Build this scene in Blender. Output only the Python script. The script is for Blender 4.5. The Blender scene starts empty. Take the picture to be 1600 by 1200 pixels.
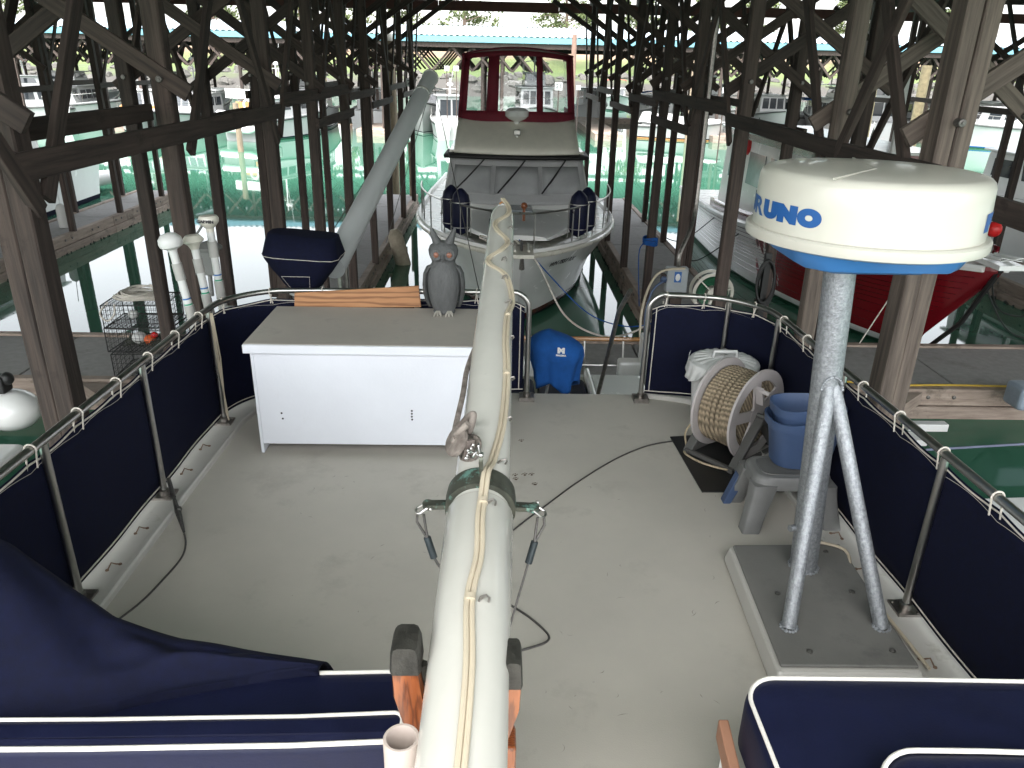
import bpy, bmesh, math, random
from mathutils import Vector, Matrix
random.seed(7)
R = math.radians
S = bpy.context.scene
C = S.collection
# ------------------------------------------------------------------ camera
H = 4.9                                # eye above the water, metres
F_PX = 1190.0
PITCH, YAW, ROLL = R(22.8), R(1.44), R(1.25)
fw = Vector((math.sin(YAW)*math.cos(PITCH), math.cos(YAW)*math.cos(PITCH), -math.sin(PITCH)))
r0 = Vector((math.cos(YAW), -math.sin(YAW), 0))
u0 = r0.cross(fw)
rt = r0*math.cos(ROLL) + u0*math.sin(ROLL)
up = u0*math.cos(ROLL) - r0*math.sin(ROLL)
CAM = Vector((0, 0, H))
cd = bpy.data.cameras.new('camera'); cam = bpy.data.objects.new('camera', cd); C.objects.link(cam)
cam.matrix_world = Matrix(((rt.x, up.x, -fw.x, 0), (rt.y, up.y, -fw.y, 0), (rt.z, up.z, -fw.z, H), (0, 0, 0, 1)))
cd.sensor_width = 36; cd.lens = F_PX/1600*36; cd.clip_start = .05; cd.clip_end = 1500
S.camera = cam
# ------------------------------------------------------------------ sky, sun, exposure
SUN_EL, SUN_AZ = R(62), R(200)
w = bpy.data.worlds.new('World'); S.world = w; w.use_nodes = True
nt = w.node_tree; nt.nodes.clear()
sky = nt.nodes.new('ShaderNodeTexSky'); sky.sky_type = 'NISHITA'; sky.sun_disc = False
sky.sun_elevation = SUN_EL; sky.sun_rotation = SUN_AZ; sky.air_density = 1.3; sky.dust_density = 4.0
hs = nt.nodes.new('ShaderNodeHueSaturation'); hs.inputs['Saturation'].default_value = .22
bg = nt.nodes.new('ShaderNodeBackground'); bg.inputs[1].default_value = .15
wo = nt.nodes.new('ShaderNodeOutputWorld')
nt.links.new(sky.outputs[0], hs.inputs['Color']); nt.links.new(hs.outputs[0], bg.inputs[0]); nt.links.new(bg.outputs[0], wo.inputs[0])
sl = bpy.data.lights.new('sun', 'SUN'); sl.energy = .5; sl.angle = R(25); sl.color = (1, .97, .93)
so = bpy.data.objects.new('sun', sl); C.objects.link(so)
sdir = Vector((math.sin(SUN_AZ)*math.cos(SUN_EL), math.cos(SUN_AZ)*math.cos(SUN_EL), math.sin(SUN_EL)))
so.rotation_euler = sdir.to_track_quat('Z', 'Y').to_euler(); so.location = (0, 0, 40)
S.view_settings.view_transform = 'Standard'; S.view_settings.look = 'None'
S.view_settings.exposure = 2.75; S.view_settings.gamma = 1; S.view_settings.use_curve_mapping = False

def ray(px, py):
    return (fw + rt*((px-800)/F_PX) + up*((600-py)/F_PX))
def az(px, py, z):                     # point of the horizontal plane z seen at that place
    d = ray(px, py); return CAM + d*((z-H)/d.z)
def ay(px, py, y):
    d = ray(px, py); return CAM + d*(y/d.y)

# ------------------------------------------------------------------ materials
MATS = {}
def lk(nt, a, b): nt.links.new(a, b)
def pm(name, col, rough=.5, metal=0, var=.12, scale=6, bump=0, bscale=None, stretch=(1, 1, 1), col2=None,
       rand=0, coat=0, detail=5, spots=None, spotscale=3, spotcut=.62, spec=.5, sheen=0, wave=None, rvar=.08):
    if name in MATS: return MATS[name]
    m = bpy.data.materials.new(name); m.use_nodes = True; nt = m.node_tree; N = nt.nodes
    b = N['Principled BSDF']
    b.inputs['Metallic'].default_value = metal
    b.inputs['Coat Weight'].default_value = coat; b.inputs['Coat Roughness'].default_value = .08
    b.inputs['Specular IOR Level'].default_value = spec
    if sheen: b.inputs['Sheen Weight'].default_value = sheen
    tc = N.new('ShaderNodeTexCoord'); mp = N.new('ShaderNodeMapping'); mp.inputs['Scale'].default_value = stretch
    lk(nt, tc.outputs['Object'], mp.inputs[0])
    no = N.new('ShaderNodeTexNoise'); no.inputs['Scale'].default_value = scale; no.inputs['Detail'].default_value = detail
    no.inputs['Roughness'].default_value = .6
    lk(nt, mp.outputs[0], no.inputs['Vector'])
    c = Vector(col); c2 = Vector(col2) if col2 else c*(1+var)
    c1 = c if col2 else c*(1-var)
    cr = N.new('ShaderNodeValToRGB'); cr.color_ramp.elements[0].position = .3; cr.color_ramp.elements[1].position = .7
    cr.color_ramp.elements[0].color = (*c1, 1); cr.color_ramp.elements[1].color = (*c2, 1)
    lk(nt, no.outputs[0], cr.inputs[0]); out = cr.outputs[0]
    if wave:
        wv = N.new('ShaderNodeTexWave'); wv.wave_type = 'RINGS'; wv.inputs['Scale'].default_value = wave; wv.inputs['Distortion'].default_value = 9
        wv.inputs['Detail'].default_value = 3; wv.inputs['Detail Scale'].default_value = 1.2
        lk(nt, mp.outputs[0], wv.inputs[0])
        mx = N.new('ShaderNodeMix'); mx.data_type = 'RGBA'; mx.blend_type = 'MULTIPLY'; mx.inputs[0].default_value = .75
        rr = N.new('ShaderNodeValToRGB'); rr.color_ramp.elements[0].color = (.35, .28, .25, 1); rr.color_ramp.elements[1].position = .6
        lk(nt, wv.outputs[0], rr.inputs[0]); lk(nt, out, mx.inputs[6]); lk(nt, rr.outputs[0], mx.inputs[7]); out = mx.outputs[2]
    if spots:
        n2 = N.new('ShaderNodeTexNoise'); n2.inputs['Scale'].default_value = spotscale; n2.inputs['Detail'].default_value = 8
        n2.inputs['Roughness'].default_value = .7
        lk(nt, tc.outputs['Object'], n2.inputs['Vector'])
        r2 = N.new('ShaderNodeValToRGB'); r2.color_ramp.elements[0].position = spotcut; r2.color_ramp.elements[1].position = min(1, spotcut+.12)
        lk(nt, n2.outputs[0], r2.inputs[0])
        mx = N.new('ShaderNodeMix'); mx.data_type = 'RGBA'; lk(nt, r2.outputs[0], mx.inputs[0]); lk(nt, out, mx.inputs[6])
        mx.inputs[7].default_value = (*spots, 1); out = mx.outputs[2]
    if rand:
        oi = N.new('ShaderNodeObjectInfo'); h = N.new('ShaderNodeHueSaturation')
        mr = N.new('ShaderNodeMapRange'); mr.inputs[3].default_value = 1-rand; mr.inputs[4].default_value = 1+rand
        lk(nt, oi.outputs['Random'], mr.inputs[0]); lk(nt, mr.outputs[0], h.inputs['Value']); lk(nt, out, h.inputs['Color']); out = h.outputs[0]
    lk(nt, out, b.inputs['Base Color'])
    mr = N.new('ShaderNodeMapRange'); mr.inputs[3].default_value = max(.02, rough-rvar); mr.inputs[4].default_value = min(1, rough+rvar)
    lk(nt, no.outputs[0], mr.inputs[0]); lk(nt, mr.outputs[0], b.inputs['Roughness'])
    if bump:
        nb = N.new('ShaderNodeTexNoise'); nb.inputs['Scale'].default_value = bscale or scale*4; nb.inputs['Detail'].default_value = 4
        lk(nt, mp.outputs[0], nb.inputs['Vector'])
        bp = N.new('ShaderNodeBump'); bp.inputs['Strength'].default_value = bump; bp.inputs['Distance'].default_value = .01
        lk(nt, nb.outputs[0], bp.inputs['Height']); lk(nt, bp.outputs[0], b.inputs['Normal'])
    MATS[name] = m; return m
WOODST = (14, 14, .7)
M_timber = pm('weathered_timber', (.020, .014, .012), .85, scale=1.6, stretch=WOODST, col2=(.082, .058, .048), bump=.6, bscale=3, rand=.3, spots=(.018, .012, .010), spotscale=2.2, spotcut=.56)
M_timberL = pm('lit_timber', (.050, .036, .030), .85, scale=1.5, stretch=WOODST, col2=(.185, .145, .12), bump=.7, bscale=3, rand=.15, spots=(.06, .035, .025), spotscale=2.5)  # lighter copy of the shed timber; light on near right posts is in the colour
M_waler = pm('dock_timber', (.20, .15, .12), .85, scale=2, stretch=(1, 1, 8), col2=(.36, .29, .24), bump=.4, bscale=6, rand=.12, spots=(.10, .08, .06), spotscale=1.3, spotcut=.55)
M_conc = pm('dock_concrete', (.26, .25, .24), .9, scale=9, var=.12, bump=.5, bscale=90, rand=.06, spots=(.18, .17, .16), spotscale=1.1, spotcut=.55)
M_mussel = pm('mussel_crust', (.012, .014, .012), .8, scale=12, var=.5, bump=1, bscale=40)
M_deck = pm('deck_paint', (.43, .405, .355), .62, scale=1.3, var=.08, bump=.12, bscale=160, spots=(.375, .35, .305), spotscale=1.7, spotcut=.56)
M_cover = pm('covering_board', (.46, .445, .41), .5, scale=3, var=.06, spots=(.32, .30, .26), spotscale=6, spotcut=.6)
M_gel = pm('white_gelcoat', (.78, .78, .76), .25, scale=2, var=.03, coat=.3)
M_gelc = pm('cream_gelcoat', (.60, .575, .50), .28, scale=2, var=.03, coat=.35, spots=(.55, .52, .45), spotscale=2)
M_boom = pm('boom_paint', (.50, .49, .445), .22, scale=5, var=.04, coat=.5, spots=(.42, .41, .37), spotscale=9, spotcut=.68)
M_locker = pm('locker_paint', (.66, .68, .72), .45, scale=3, var=.03, bump=.08, bscale=60, spots=(.62, .63, .66), spotscale=4, spotcut=.66)
M_lid = pm('locker_lid_paint', (.38, .35, .31), .7, scale=1.5, var=.12, bump=.1, bscale=70, spots=(.33, .305, .275), spotscale=3, spotcut=.55)
M_steel = pm('stainless', (.44, .43, .41), .30, metal=1, var=.08, scale=5)
M_steeld = pm('stainless_worn', (.30, .28, .26), .4, metal=1, var=.3, scale=30)
M_rust = pm('rusted_steel', (.20, .13, .09), .7, metal=.5, var=.4, scale=60)
M_galv = pm('galvanised_pipe', (.30, .315, .33), .48, metal=.65, var=.30, scale=70, bump=.45, bscale=150, detail=3)
M_navy = pm('navy_canvas', (.0035, .0048, .0175), .9, scale=40, var=.25, bump=.15, bscale=400, spots=(.010, .011, .022), spotscale=30, spotcut=.74, spec=.18)
M_vinyl = pm('navy_vinyl', (.0042, .006, .025), .55, scale=8, var=.2, bump=.08, bscale=160, spec=.25)
M_pipe = pm('white_piping', (.62, .60, .55), .6, var=.06)
M_cord = pm('white_cord', (.55, .51, .45), .8, var=.15, scale=60, bump=.4, bscale=200)
M_rope = pm('manila_rope', (.30, .24, .15), .9, var=.25, scale=50, bump=.6, bscale=140, col2=(.46, .38, .26))
M_plastg = pm('grey_plastic', (.15, .15, .145), .45, var=.08, scale=14, bump=.08, bscale=180)
M_plastw = pm('white_plastic', (.60, .60, .585), .4, var=.04)
M_bluep = pm('blue_plastic', (.045, .075, .15), .42, var=.08)
M_bluec = pm('blue_cloth', (.012, .075, .27), .9, var=.2, scale=8, bump=.2, bscale=60, spec=.2)
M_radblue = pm('radar_blue', (.05, .20, .50), .35, var=.03)
M_letter = pm('blue_lettering', (.012, .09, .30), .4, var=.03)
M_black = pm('black_rubber', (.012, .012, .012), .5, var=.2)
M_bolt = pm('bolt_steel', (.16, .15, .14), .5, metal=.8, var=.3, scale=40)
M_bronze = pm('bronze_patina', (.10, .105, .085), .5, metal=.7, var=.3, scale=20, spots=(.22, .42, .36), spotscale=26, spotcut=.55)
M_teak = pm('varnished_teak', (.15, .035, .010), .3, scale=3, col2=(.34, .105, .028), stretch=(8, 8, 1), coat=.6, wave=6, bump=.1)
M_ply = pm('fir_plywood', (.36, .17, .075), .55, scale=2, col2=(.46, .24, .11), stretch=(.9, 6, 6), wave=1.3)
M_leather = pm('black_leather', (.025, .024, .020), .5, var=.4, scale=20, bump=.3)
M_block = pm('worn_wood_block', (.09, .07, .06), .75, scale=22, col2=(.27, .235, .205), bump=.5, bscale=50)
M_owl = pm('grey_owl_plastic', (.085, .088, .088), .6, var=.18, scale=9, stretch=(3, 3, 1), bump=.8, bscale=30)
M_owleye = pm('owl_eye', (.26, .11, .07), .3, var=.4, scale=60)
M_red = pm('burgundy_canvas', (.16, .008, .022), .75, var=.15, scale=10, bump=.1, bscale=200)
M_redh = pm('dark_red_paint', (.12, .006, .012), .22, var=.15, scale=3, coat=.5)
M_mesh = pm('grey_mesh', (.46, .46, .465), .8, var=.08, scale=50)
M_glass = pm('dark_glass', (.03, .035, .04), .05, var=.1, spec=.8)
M_pane = pm('pale_glass', (.22, .25, .27), .06, var=.1, spec=.8)
M_dkgreen = pm('green_paint', (.02, .09, .05), .4, var=.1)
M_wire = pm('wire_rope', (.10, .095, .09), .5, metal=.6, var=.3, scale=90)
M_wirew = pm('pvc_cable', (.46, .40, .30), .4, var=.08)
M_orange = pm('orange_float', (.65, .12, .03), .5, var=.1)
M_redball = pm('red_buoy', (.60, .02, .02), .4, var=.06)
M_tape = pm('blue_tape', (.02, .12, .35), .4)
M_tapeg = pm('green_tape', (.02, .25, .14), .4)
M_beige = pm('beige_pvc', (.40, .34, .30), .4, var=.04)
M_yellow = pm('yellow_hose', (.45, .30, .04), .5)
M_trap = pm('black_wire_mesh', (.015, .015, .014), .6, var=.2)
M_green = pm('green_hose', (.02, .10, .05), .4)
M_wicker = pm('varnished_wood', (.45, .22, .08), .35, var=.2, scale=8, coat=.4)
M_blackp = pm('black_lettering', (.012, .012, .014), .5)
M_roofm = pm('corrugated_metal', (.34, .40, .43), .45, metal=.0, var=.08, scale=.6, stretch=(3, .3, 1), spots=(.27, .31, .33), spotscale=.4)
M_roofu = pm('roof_underside', (.50, .51, .50), .6, var=.2, scale=1.2, spots=(.20, .12, .09), spotscale=.8)
M_fascia = pm('pale_blue_fascia', (.12, .27, .33), .5, var=.06)
M_redwood = pm('red_brown_fascia', (.09, .035, .028), .8, var=.3, scale=3, bump=.2)
M_pile = pm('pile_wood', (.22, .17, .12), .9, var=.3, scale=6, stretch=(3, 3, .5), bump=.6)
M_pileY = pm('mossy_pile', (.17, .14, .08), .9, var=.3, scale=6, bump=.6)
M_bark = pm('bark', (.13, .09, .07), .9, var=.3, bump=.4)
M_leaf = pm('leaves', (.045, .07, .022), .8, var=.3, scale=.6, col2=(.10, .12, .04))
M_plate = pm('grey_plinth_paint', (.15, .147, .135), .65, scale=3, var=.12, bump=.1, bscale=90, spots=(.12, .118, .11), spotscale=4, spotcut=.56)
M_dome = pm('radome_paint', (.58, .56, .49), .3, scale=1.2, var=.02, coat=.3)
M_gelf = pm('dimmed_gelcoat', (.38, .38, .375), .35, scale=1, var=.05)  # white gelcoat darkened for far boats; strong outdoor light offset in the colour
M_rock = pm('riprap_rock', (.085, .08, .072), .9, var=.3, scale=4, bump=.5)

def clear_mat(name, tint, fac):
    m = bpy.data.materials.new(name); m.use_nodes = True; nt = m.node_tree; N = nt.nodes; N.remove(N['Principled BSDF'])
    t = N.new('ShaderNodeBsdfTransparent'); t.inputs[0].default_value = (*tint, 1)
    g = N.new('ShaderNodeBsdfGlossy'); g.inputs['Roughness'].default_value = .06; g.inputs[0].default_value = (.9, .9, .9, 1)
    n = N.new('ShaderNodeTexNoise'); n.inputs['Scale'].default_value = 5; bp = N.new('ShaderNodeBump'); bp.inputs['Strength'].default_value = .25; bp.inputs['Distance'].default_value = .03
    lk(nt, n.outputs[0], bp.inputs['Height']); lk(nt, bp.outputs[0], g.inputs['Normal'])
    mx = N.new('ShaderNodeMixShader'); mx.inputs[0].default_value = fac
    lk(nt, t.outputs[0], mx.inputs[1]); lk(nt, g.outputs[0], mx.inputs[2]); lk(nt, mx.outputs[0], N['Material Output'].inputs[0])
    return m
M_clear = clear_mat('clear_vinyl', (.82, .85, .86), .10)

def water_mat():
    m = bpy.data.materials.new('harbour_water'); m.use_nodes = True; nt = m.node_tree; N = nt.nodes; b = N['Principled BSDF']
    b.inputs['Roughness'].default_value = .03; b.inputs['IOR'].default_value = 1.34
    tc = N.new('ShaderNodeTexCoord'); n0 = N.new('ShaderNodeTexNoise'); n0.inputs['Scale'].default_value = .05; n0.inputs['Detail'].default_value = 4
    lk(nt, tc.outputs['Object'], n0.inputs['Vector'])
    cr = N.new('ShaderNodeValToRGB'); cr.color_ramp.elements[0].color = (.034, .115, .073, 1); cr.color_ramp.elements[1].color = (.048, .145, .095, 1)
    lk(nt, n0.outputs[0], cr.inputs[0]); lk(nt, cr.outputs[0], b.inputs['Base Color'])
    mp = N.new('ShaderNodeMapping'); mp.inputs['Scale'].default_value = (1, .55, 1); lk(nt, tc.outputs['Object'], mp.inputs[0])
    n1 = N.new('ShaderNodeTexNoise'); n1.inputs['Scale'].default_value = 1.1; n1.inputs['Detail'].default_value = 3
    lk(nt, mp.outputs[0], n1.inputs['Vector'])
    b1 = N.new('ShaderNodeBump'); b1.inputs['Strength'].default_value = .11; b1.inputs['Distance'].default_value = .012
    lk(nt, n1.outputs[0], b1.inputs['Height'])
    n2 = N.new('ShaderNodeTexNoise'); n2.inputs['Scale'].default_value = 9; n2.inputs['Detail'].default_value = 2
    lk(nt, mp.outputs[0], n2.inputs['Vector'])
    b2 = N.new('ShaderNodeBump'); b2.inputs['Strength'].default_value = .06; b2.inputs['Distance'].default_value = .002
    lk(nt, n2.outputs[0], b2.inputs['Height']); lk(nt, b1.outputs[0], b2.inputs['Normal']); lk(nt, b2.outputs[0], b.inputs['Normal'])
    return m
M_water = water_mat()

# ------------------------------------------------------------------ mesh builders
def basis(d, roll=0):
    d = Vector(d).normalized(); ref = Vector((0, 0, 1)) if abs(d.z) < .95 else Vector((0, 1, 0))
    x = ref.cross(d).normalized(); y = d.cross(x).normalized()
    if roll:
        q = Matrix.Rotation(roll, 3, d); x = q @ x; y = q @ y
    return x, y, d
class MB:
    def __init__(s): s.v = []; s.f = []; s.mi = []
    def add(s, vs, fs, m=0):
        o = len(s.v); s.v += [Vector(v) for v in vs]
        for f in fs: s.f.append([o+i for i in f]); s.mi.append(m)
        return s
    def bx(s, x0, x1, y0, y1, z0, z1, m=0, M=None):
        vs = [Vector(p) for p in ((x0,y0,z0),(x1,y0,z0),(x1,y1,z0),(x0,y1,z0),(x0,y0,z1),(x1,y0,z1),(x1,y1,z1),(x0,y1,z1))]
        if M: vs = [M @ v for v in vs]
        return s.add(vs, [(0,3,2,1),(4,5,6,7),(0,1,5,4),(1,2,6,5),(2,3,7,6),(3,0,4,7)], m)
    def box(s, c, d, m=0, M=None):
        c = Vector(c); vs = []
        T = Matrix.Translation(c) @ (M or Matrix())
        return s.bx(-d[0]/2, d[0]/2, -d[1]/2, d[1]/2, -d[2]/2, d[2]/2, m, T)
    def beam(s, p0, p1, w, h=None, m=0, roll=0):
        h = h or w; p0 = Vector(p0); p1 = Vector(p1); x, y, d = basis(p1-p0, roll)
        vs = [p + x*a*w/2 + y*b*h/2 for p in (p0, p1) for a, b in ((-1,-1),(1,-1),(1,1),(-1,1))]
        return s.add(vs, [(0,3,2,1),(4,5,6,7),(0,1,5,4),(1,2,6,5),(2,3,7,6),(3,0,4,7)], m)
    def tube(s, pts, r, n=8, closed=False, m=0, cap=True):
        pts = [Vector(p) for p in pts]; k = len(pts); rs = r if isinstance(r, (list, tuple)) else [r]*k
        rings = []; px = None
        for i, p in enumerate(pts):
            if closed: d = pts[(i+1) % k]-pts[i-1]
            else: d = (pts[min(i+1, k-1)]-pts[max(i-1, 0)])
            if d.length < 1e-9: d = Vector((0, 0, 1))
            d.normalize()
            if px is None: x = basis(d)[0]
            else:
                x = px - d*px.dot(d)
                x = x.normalized() if x.length > 1e-6 else basis(d)[0]
            px = x; y = d.cross(x)
            rings.append([p + (x*math.cos(2*math.pi*j/n) + y*math.sin(2*math.pi*j/n))*rs[i] for j in range(n)])
        return s.loft(rings, True, cap and not closed, closed, m)
    def loft(s, rings, ringclosed=True, cap=True, closed=False, m=0, rowm=None):
        n = len(rings[0]); k = len(rings); fs = []; ms = []
        o = len(s.v)
        for rr in rings: s.v += [Vector(p) for p in rr]
        for i in range(k if closed else k-1):
            a = i*n; b = ((i+1) % k)*n
            for j in range(n if ringclosed else n-1):
                jj = (j+1) % n; s.f.append([o+a+j, o+a+jj, o+b+jj, o+b+j]); s.mi.append(rowm[j] if rowm else m)
        if cap and not closed:
            s.f.append([o+j for j in range(n)][::-1]); s.mi.append(m)
            s.f.append([o+(k-1)*n+j for j in range(n)]); s.mi.append(m)
        return s
    def lathe(s, c, prof, n=24, axis=(0, 0, 1), m=0, sx=1, sy=1):
        x, y, d = basis(axis) if tuple(axis) != (0, 0, 1) else (Vector((1,0,0)), Vector((0,1,0)), Vector((0,0,1)))
        c = Vector(c)
        rings = [[c + x*r*sx*math.cos(2*math.pi*j/n) + y*r*sy*math.sin(2*math.pi*j/n) + d*z for j in range(n)] for r, z in prof]
        return s.loft(rings, True, True, False, m)
    def ball(s, c, r, n=12, m=0, sc=(1, 1, 1)):
        c = Vector(c); k = max(5, n//2+1)
        rings = [[c + Vector((r*sc[0]*math.sin(t)*math.cos(2*math.pi*j/n), r*sc[1]*math.sin(t)*math.sin(2*math.pi*j/n), r*sc[2]*math.cos(t))) for j in range(n)]
                 for t in [max(.02, min(math.pi-.02, math.pi*i/(k-1))) for i in range(k)]]
        return s.loft(rings, True, True, False, m)
    def grid(s, fn, nu, nv, m=0):
        vs = [fn(i/nu, j/nv) for i in range(nu+1) for j in range(nv+1)]
        return s.add(vs, [(i*(nv+1)+j, (i+1)*(nv+1)+j, (i+1)*(nv+1)+j+1, i*(nv+1)+j+1) for i in range(nu) for j in range(nv)], m)
def link(name, me):
    o = bpy.data.objects.new(name, me); C.objects.link(o); return o
def finish(me, smooth, recalc=True):
    if recalc:
        bm = bmesh.new(); bm.from_mesh(me); bmesh.ops.recalc_face_normals(bm, faces=bm.faces); bm.to_mesh(me); bm.free()
    if smooth:
        me.polygons.foreach_set('use_smooth', [True]*len(me.polygons)); me.set_sharp_from_angle(angle=R(smooth if smooth > 1 else 38))
WL = {}                                # world location of every empty and part
def part(name, mb, mats, parent=None, smooth=True, bev=0, bseg=2, world=True, recalc=True, loc=None, kind=None, solid=0, sub=0):
    """one mesh object; its vertices are given in world metres and stored relative to its parent"""
    base = WL[parent.name] if (parent and world) else Vector((0, 0, 0))
    if loc is not None: base = Vector(loc)
    vs = [v-base for v in mb.v]
    me = bpy.data.meshes.new(name); me.from_pydata([tuple(v) for v in vs], [], mb.f)
    for m in (mats if isinstance(mats, (list, tuple)) else [mats]): me.materials.append(m)
    me.polygons.foreach_set('material_index', mb.mi)
    finish(me, smooth, recalc)
    o = link(name, me)
    if parent: o.parent = parent
    if loc is not None:
        o.location = Vector(loc) - (WL[parent.name] if (parent and world) else Vector((0, 0, 0)))
    WL[o.name] = base
    if kind: o['kind'] = kind
    if solid:
        sm = o.modifiers.new('solid', 'SOLIDIFY'); sm.thickness = solid
    if sub:
        sm = o.modifiers.new('sub', 'SUBSURF'); sm.levels = sub; sm.render_levels = sub
    if bev:
        b = o.modifiers.new('bevel', 'BEVEL'); b.width = bev; b.segments = bseg; b.limit_method = 'ANGLE'; b.angle_limit = R(35)
        if smooth: b.harden_normals = True
    return o
def tag(o, label, cat, group=None):
    o['label'] = label; o['category'] = cat
    if group: o['group'] = group
    return o
def root(name, label, cat, loc=(0, 0, 0), rz=0, group=None):
    o = bpy.data.objects.new(name, None); o.empty_display_size = .2; C.objects.link(o); o.location = loc; o.rotation_euler = (0, 0, rz)
    WL[o.name] = Vector(loc)
    return tag(o, label, cat, group)
def single(name, label, cat, mb, mats, loc, group=None, **k):
    return tag(part(name, mb, mats, None, loc=loc, **k), label, cat, group)
def copy_of(o, parent, loc=None):
    c = o.copy(); C.objects.link(c); c.parent = parent
    if loc is not None: c.location = loc
    return c
def copy_tree(o, parent=None):
    c = o.copy(); C.objects.link(c); c.parent = parent; WL[c.name] = WL.get(o.name, Vector())
    for ch in list(o.children): copy_tree(ch, c)
    return c
TM = {}
def timber(name, p0, p1, wd, hg, mat, parent, roll=0, wob=0):
    """a sawn timber as an object of its own: local Z runs along the grain, corners knocked off"""
    p0 = Vector(p0); p1 = Vector(p1); L = (p1-p0).length; x, y, d = basis(p1-p0, roll)
    key = (round(L, 2), wd, hg, mat.name, random.randrange(3))
    me = TM.get(key)
    if not me:
        mb = MB(); c = min(wd, hg)*.09; rings = []
        k = 5 if L > 2.5 else 3
        for i in range(k):
            a = wd/2*(1+random.uniform(-.05, .05)); b = hg/2*(1+random.uniform(-.05, .05)); ox = random.uniform(-.006, .006); oy = random.uniform(-.006, .006)
            rings.append([Vector((ox+q[0], oy+q[1], L*i/(k-1))) for q in ((-a+c,-b),(a-c,-b),(a,-b+c),(a,b-c),(a-c,b),(-a+c,b),(-a,b-c),(-a,-b+c))])
        mb.loft(rings)
        me = bpy.data.meshes.new(name); me.from_pydata([tuple(v) for v in mb.v], [], mb.f); me.materials.append(mat); finish(me, 0); TM[key] = me
    o = link(name, me); o.parent = parent
    o.matrix_local = Matrix(((x.x, y.x, d.x, 0), (x.y, y.y, d.y, 0), (x.z, y.z, d.z, 0), (0, 0, 0, 1)))
    o.location = p0 - WL[parent.name]
    return o
def text_mb(txt, size, depth=.002, offset=0, sx=1):
    cu = bpy.data.curves.new('t', 'FONT'); cu.body = txt; cu.size = size; cu.extrude = depth; cu.offset = offset; cu.align_x = 'CENTER'; cu.align_y = 'CENTER'
    o = bpy.data.objects.new('t', cu); C.objects.link(o); bpy.context.view_layer.update()
    me = bpy.data.meshes.new_from_object(o.evaluated_get(bpy.context.evaluated_depsgraph_get()))
    mb = MB(); mb.add([(v.co.x*sx, v.co.y, v.co.z) for v in me.vertices], [list(p.vertices) for p in me.polygons])
    bpy.data.objects.remove(o); bpy.data.meshes.remove(me); bpy.data.curves.remove(cu)
    return mb
def place(mb, origin, xdir, ydir):
    x = Vector(xdir).normalized(); y = Vector(ydir); y = (y-x*y.dot(x)).normalized(); z = x.cross(y); o = Vector(origin)
    mb.v = [o + x*v.x + y*v.y + z*v.z for v in mb.v]; return mb
def spline(pts, k=6):
    pts = [Vector(p) for p in pts]; out = []
    for i in range(len(pts)-1):
        p0 = pts[max(i-1, 0)]; p1 = pts[i]; p2 = pts[i+1]; p3 = pts[min(i+2, len(pts)-1)]
        for j in range(k):
            t = j/k
            out.append(.5*((2*p1)+(p2-p0)*t+(2*p0-5*p1+4*p2-p3)*t*t+(3*p1-p0-3*p2+p3)*t**3))
    out.append(pts[-1]); return out
# ================================================================== SETTING
def struct(name, mb, mat, loc=(0, 0, 0), **k):
    o = part(name, mb, mat, None, loc=loc, **k); o['kind'] = 'structure'; return o
mb = MB(); mb.add([(-420, -70, 0), (420, -70, 0), (420, 175, 0), (-420, 175, 0)], [(0, 1, 2, 3)])
struct('harbour_water', mb, M_water, smooth=False, recalc=False)
mb = MB(); mb.add([(-700, -400, -3), (700, -400, -3), (700, 700, -3), (-700, 700, -3)], [(0, 1, 2, 3)])
struct('seabed', mb, pm('mud', (.05, .06, .04), .9), smooth=False, recalc=False)
# far shore: a rocky foot, a grass bank and rising dry ground
def shore(u, v):
    x = -420+840*u; t = v
    y = 128 + t*150 + 6*math.sin(x*.02)+3*math.sin(x*.07)
    prof = [(0, -1.5), (.05, 2.2), (.09, 3.0), (.16, 5.4), (.22, 6.6), (.5, 7.5), (1, 11)]
    for (a, za), (b, zb) in zip(prof, prof[1:]):
        if t <= b: z = za+(zb-za)*(t-a)/(b-a); break
    return Vector((x, y, z + .4*math.sin(x*.3+t*30)*t + (.5*random.random() if t < .09 else .1*random.random())))
mb = MB(); mb.grid(shore, 150, 60)
m = bpy.data.materials.new('shore_ground'); m.use_nodes = True; nt = m.node_tree; N = nt.nodes
ge = N.new('ShaderNodeNewGeometry'); sx = N.new('ShaderNodeSeparateXYZ'); lk(nt, ge.outputs['Position'], sx.inputs[0])
no = N.new('ShaderNodeTexNoise'); no.inputs['Scale'].default_value = .25; no.inputs['Detail'].default_value = 6; lk(nt, ge.outputs['Position'], no.inputs['Vector'])
mt = N.new('ShaderNodeMath'); mt.operation = 'MULTIPLY_ADD'; mt.inputs[1].default_value = 3.2; lk(nt, no.outputs[0], mt.inputs[0]); lk(nt, sx.outputs[2], mt.inputs[2])
mr = N.new('ShaderNodeMapRange'); mr.inputs[1].default_value = 0; mr.inputs[2].default_value = 12; lk(nt, mt.outputs[0], mr.inputs[0])
cr = N.new('ShaderNodeValToRGB'); el = cr.color_ramp.elements
el[0].position = .3; el[0].color = (.06, .056, .05, 1); el[1].position = .42; el[1].color = (.085, .12, .035, 1)
e = el.new(.58); e.color = (.12, .145, .05, 1); e = el.new(.66); e.color = (.21, .14, .085, 1); e = el.new(.9); e.color = (.19, .13, .08, 1)
lk(nt, mr.outputs[0], cr.inputs[0]); lk(nt, cr.outputs[0], N['Principled BSDF'].inputs['Base Color']); N['Principled BSDF'].inputs['Roughness'].default_value = .95
struct('shore_bank', mb, m, smooth=False)
mb = MB()
for i in range(420):
    x = random.uniform(-110, 130); t = random.uniform(.01, .08); p = shore((x+420)/840, t); s = random.uniform(.5, 1.3)
    mb.ball(p, s, 6, sc=(1, random.uniform(.6, 1), random.uniform(.5, .8)))
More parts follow.
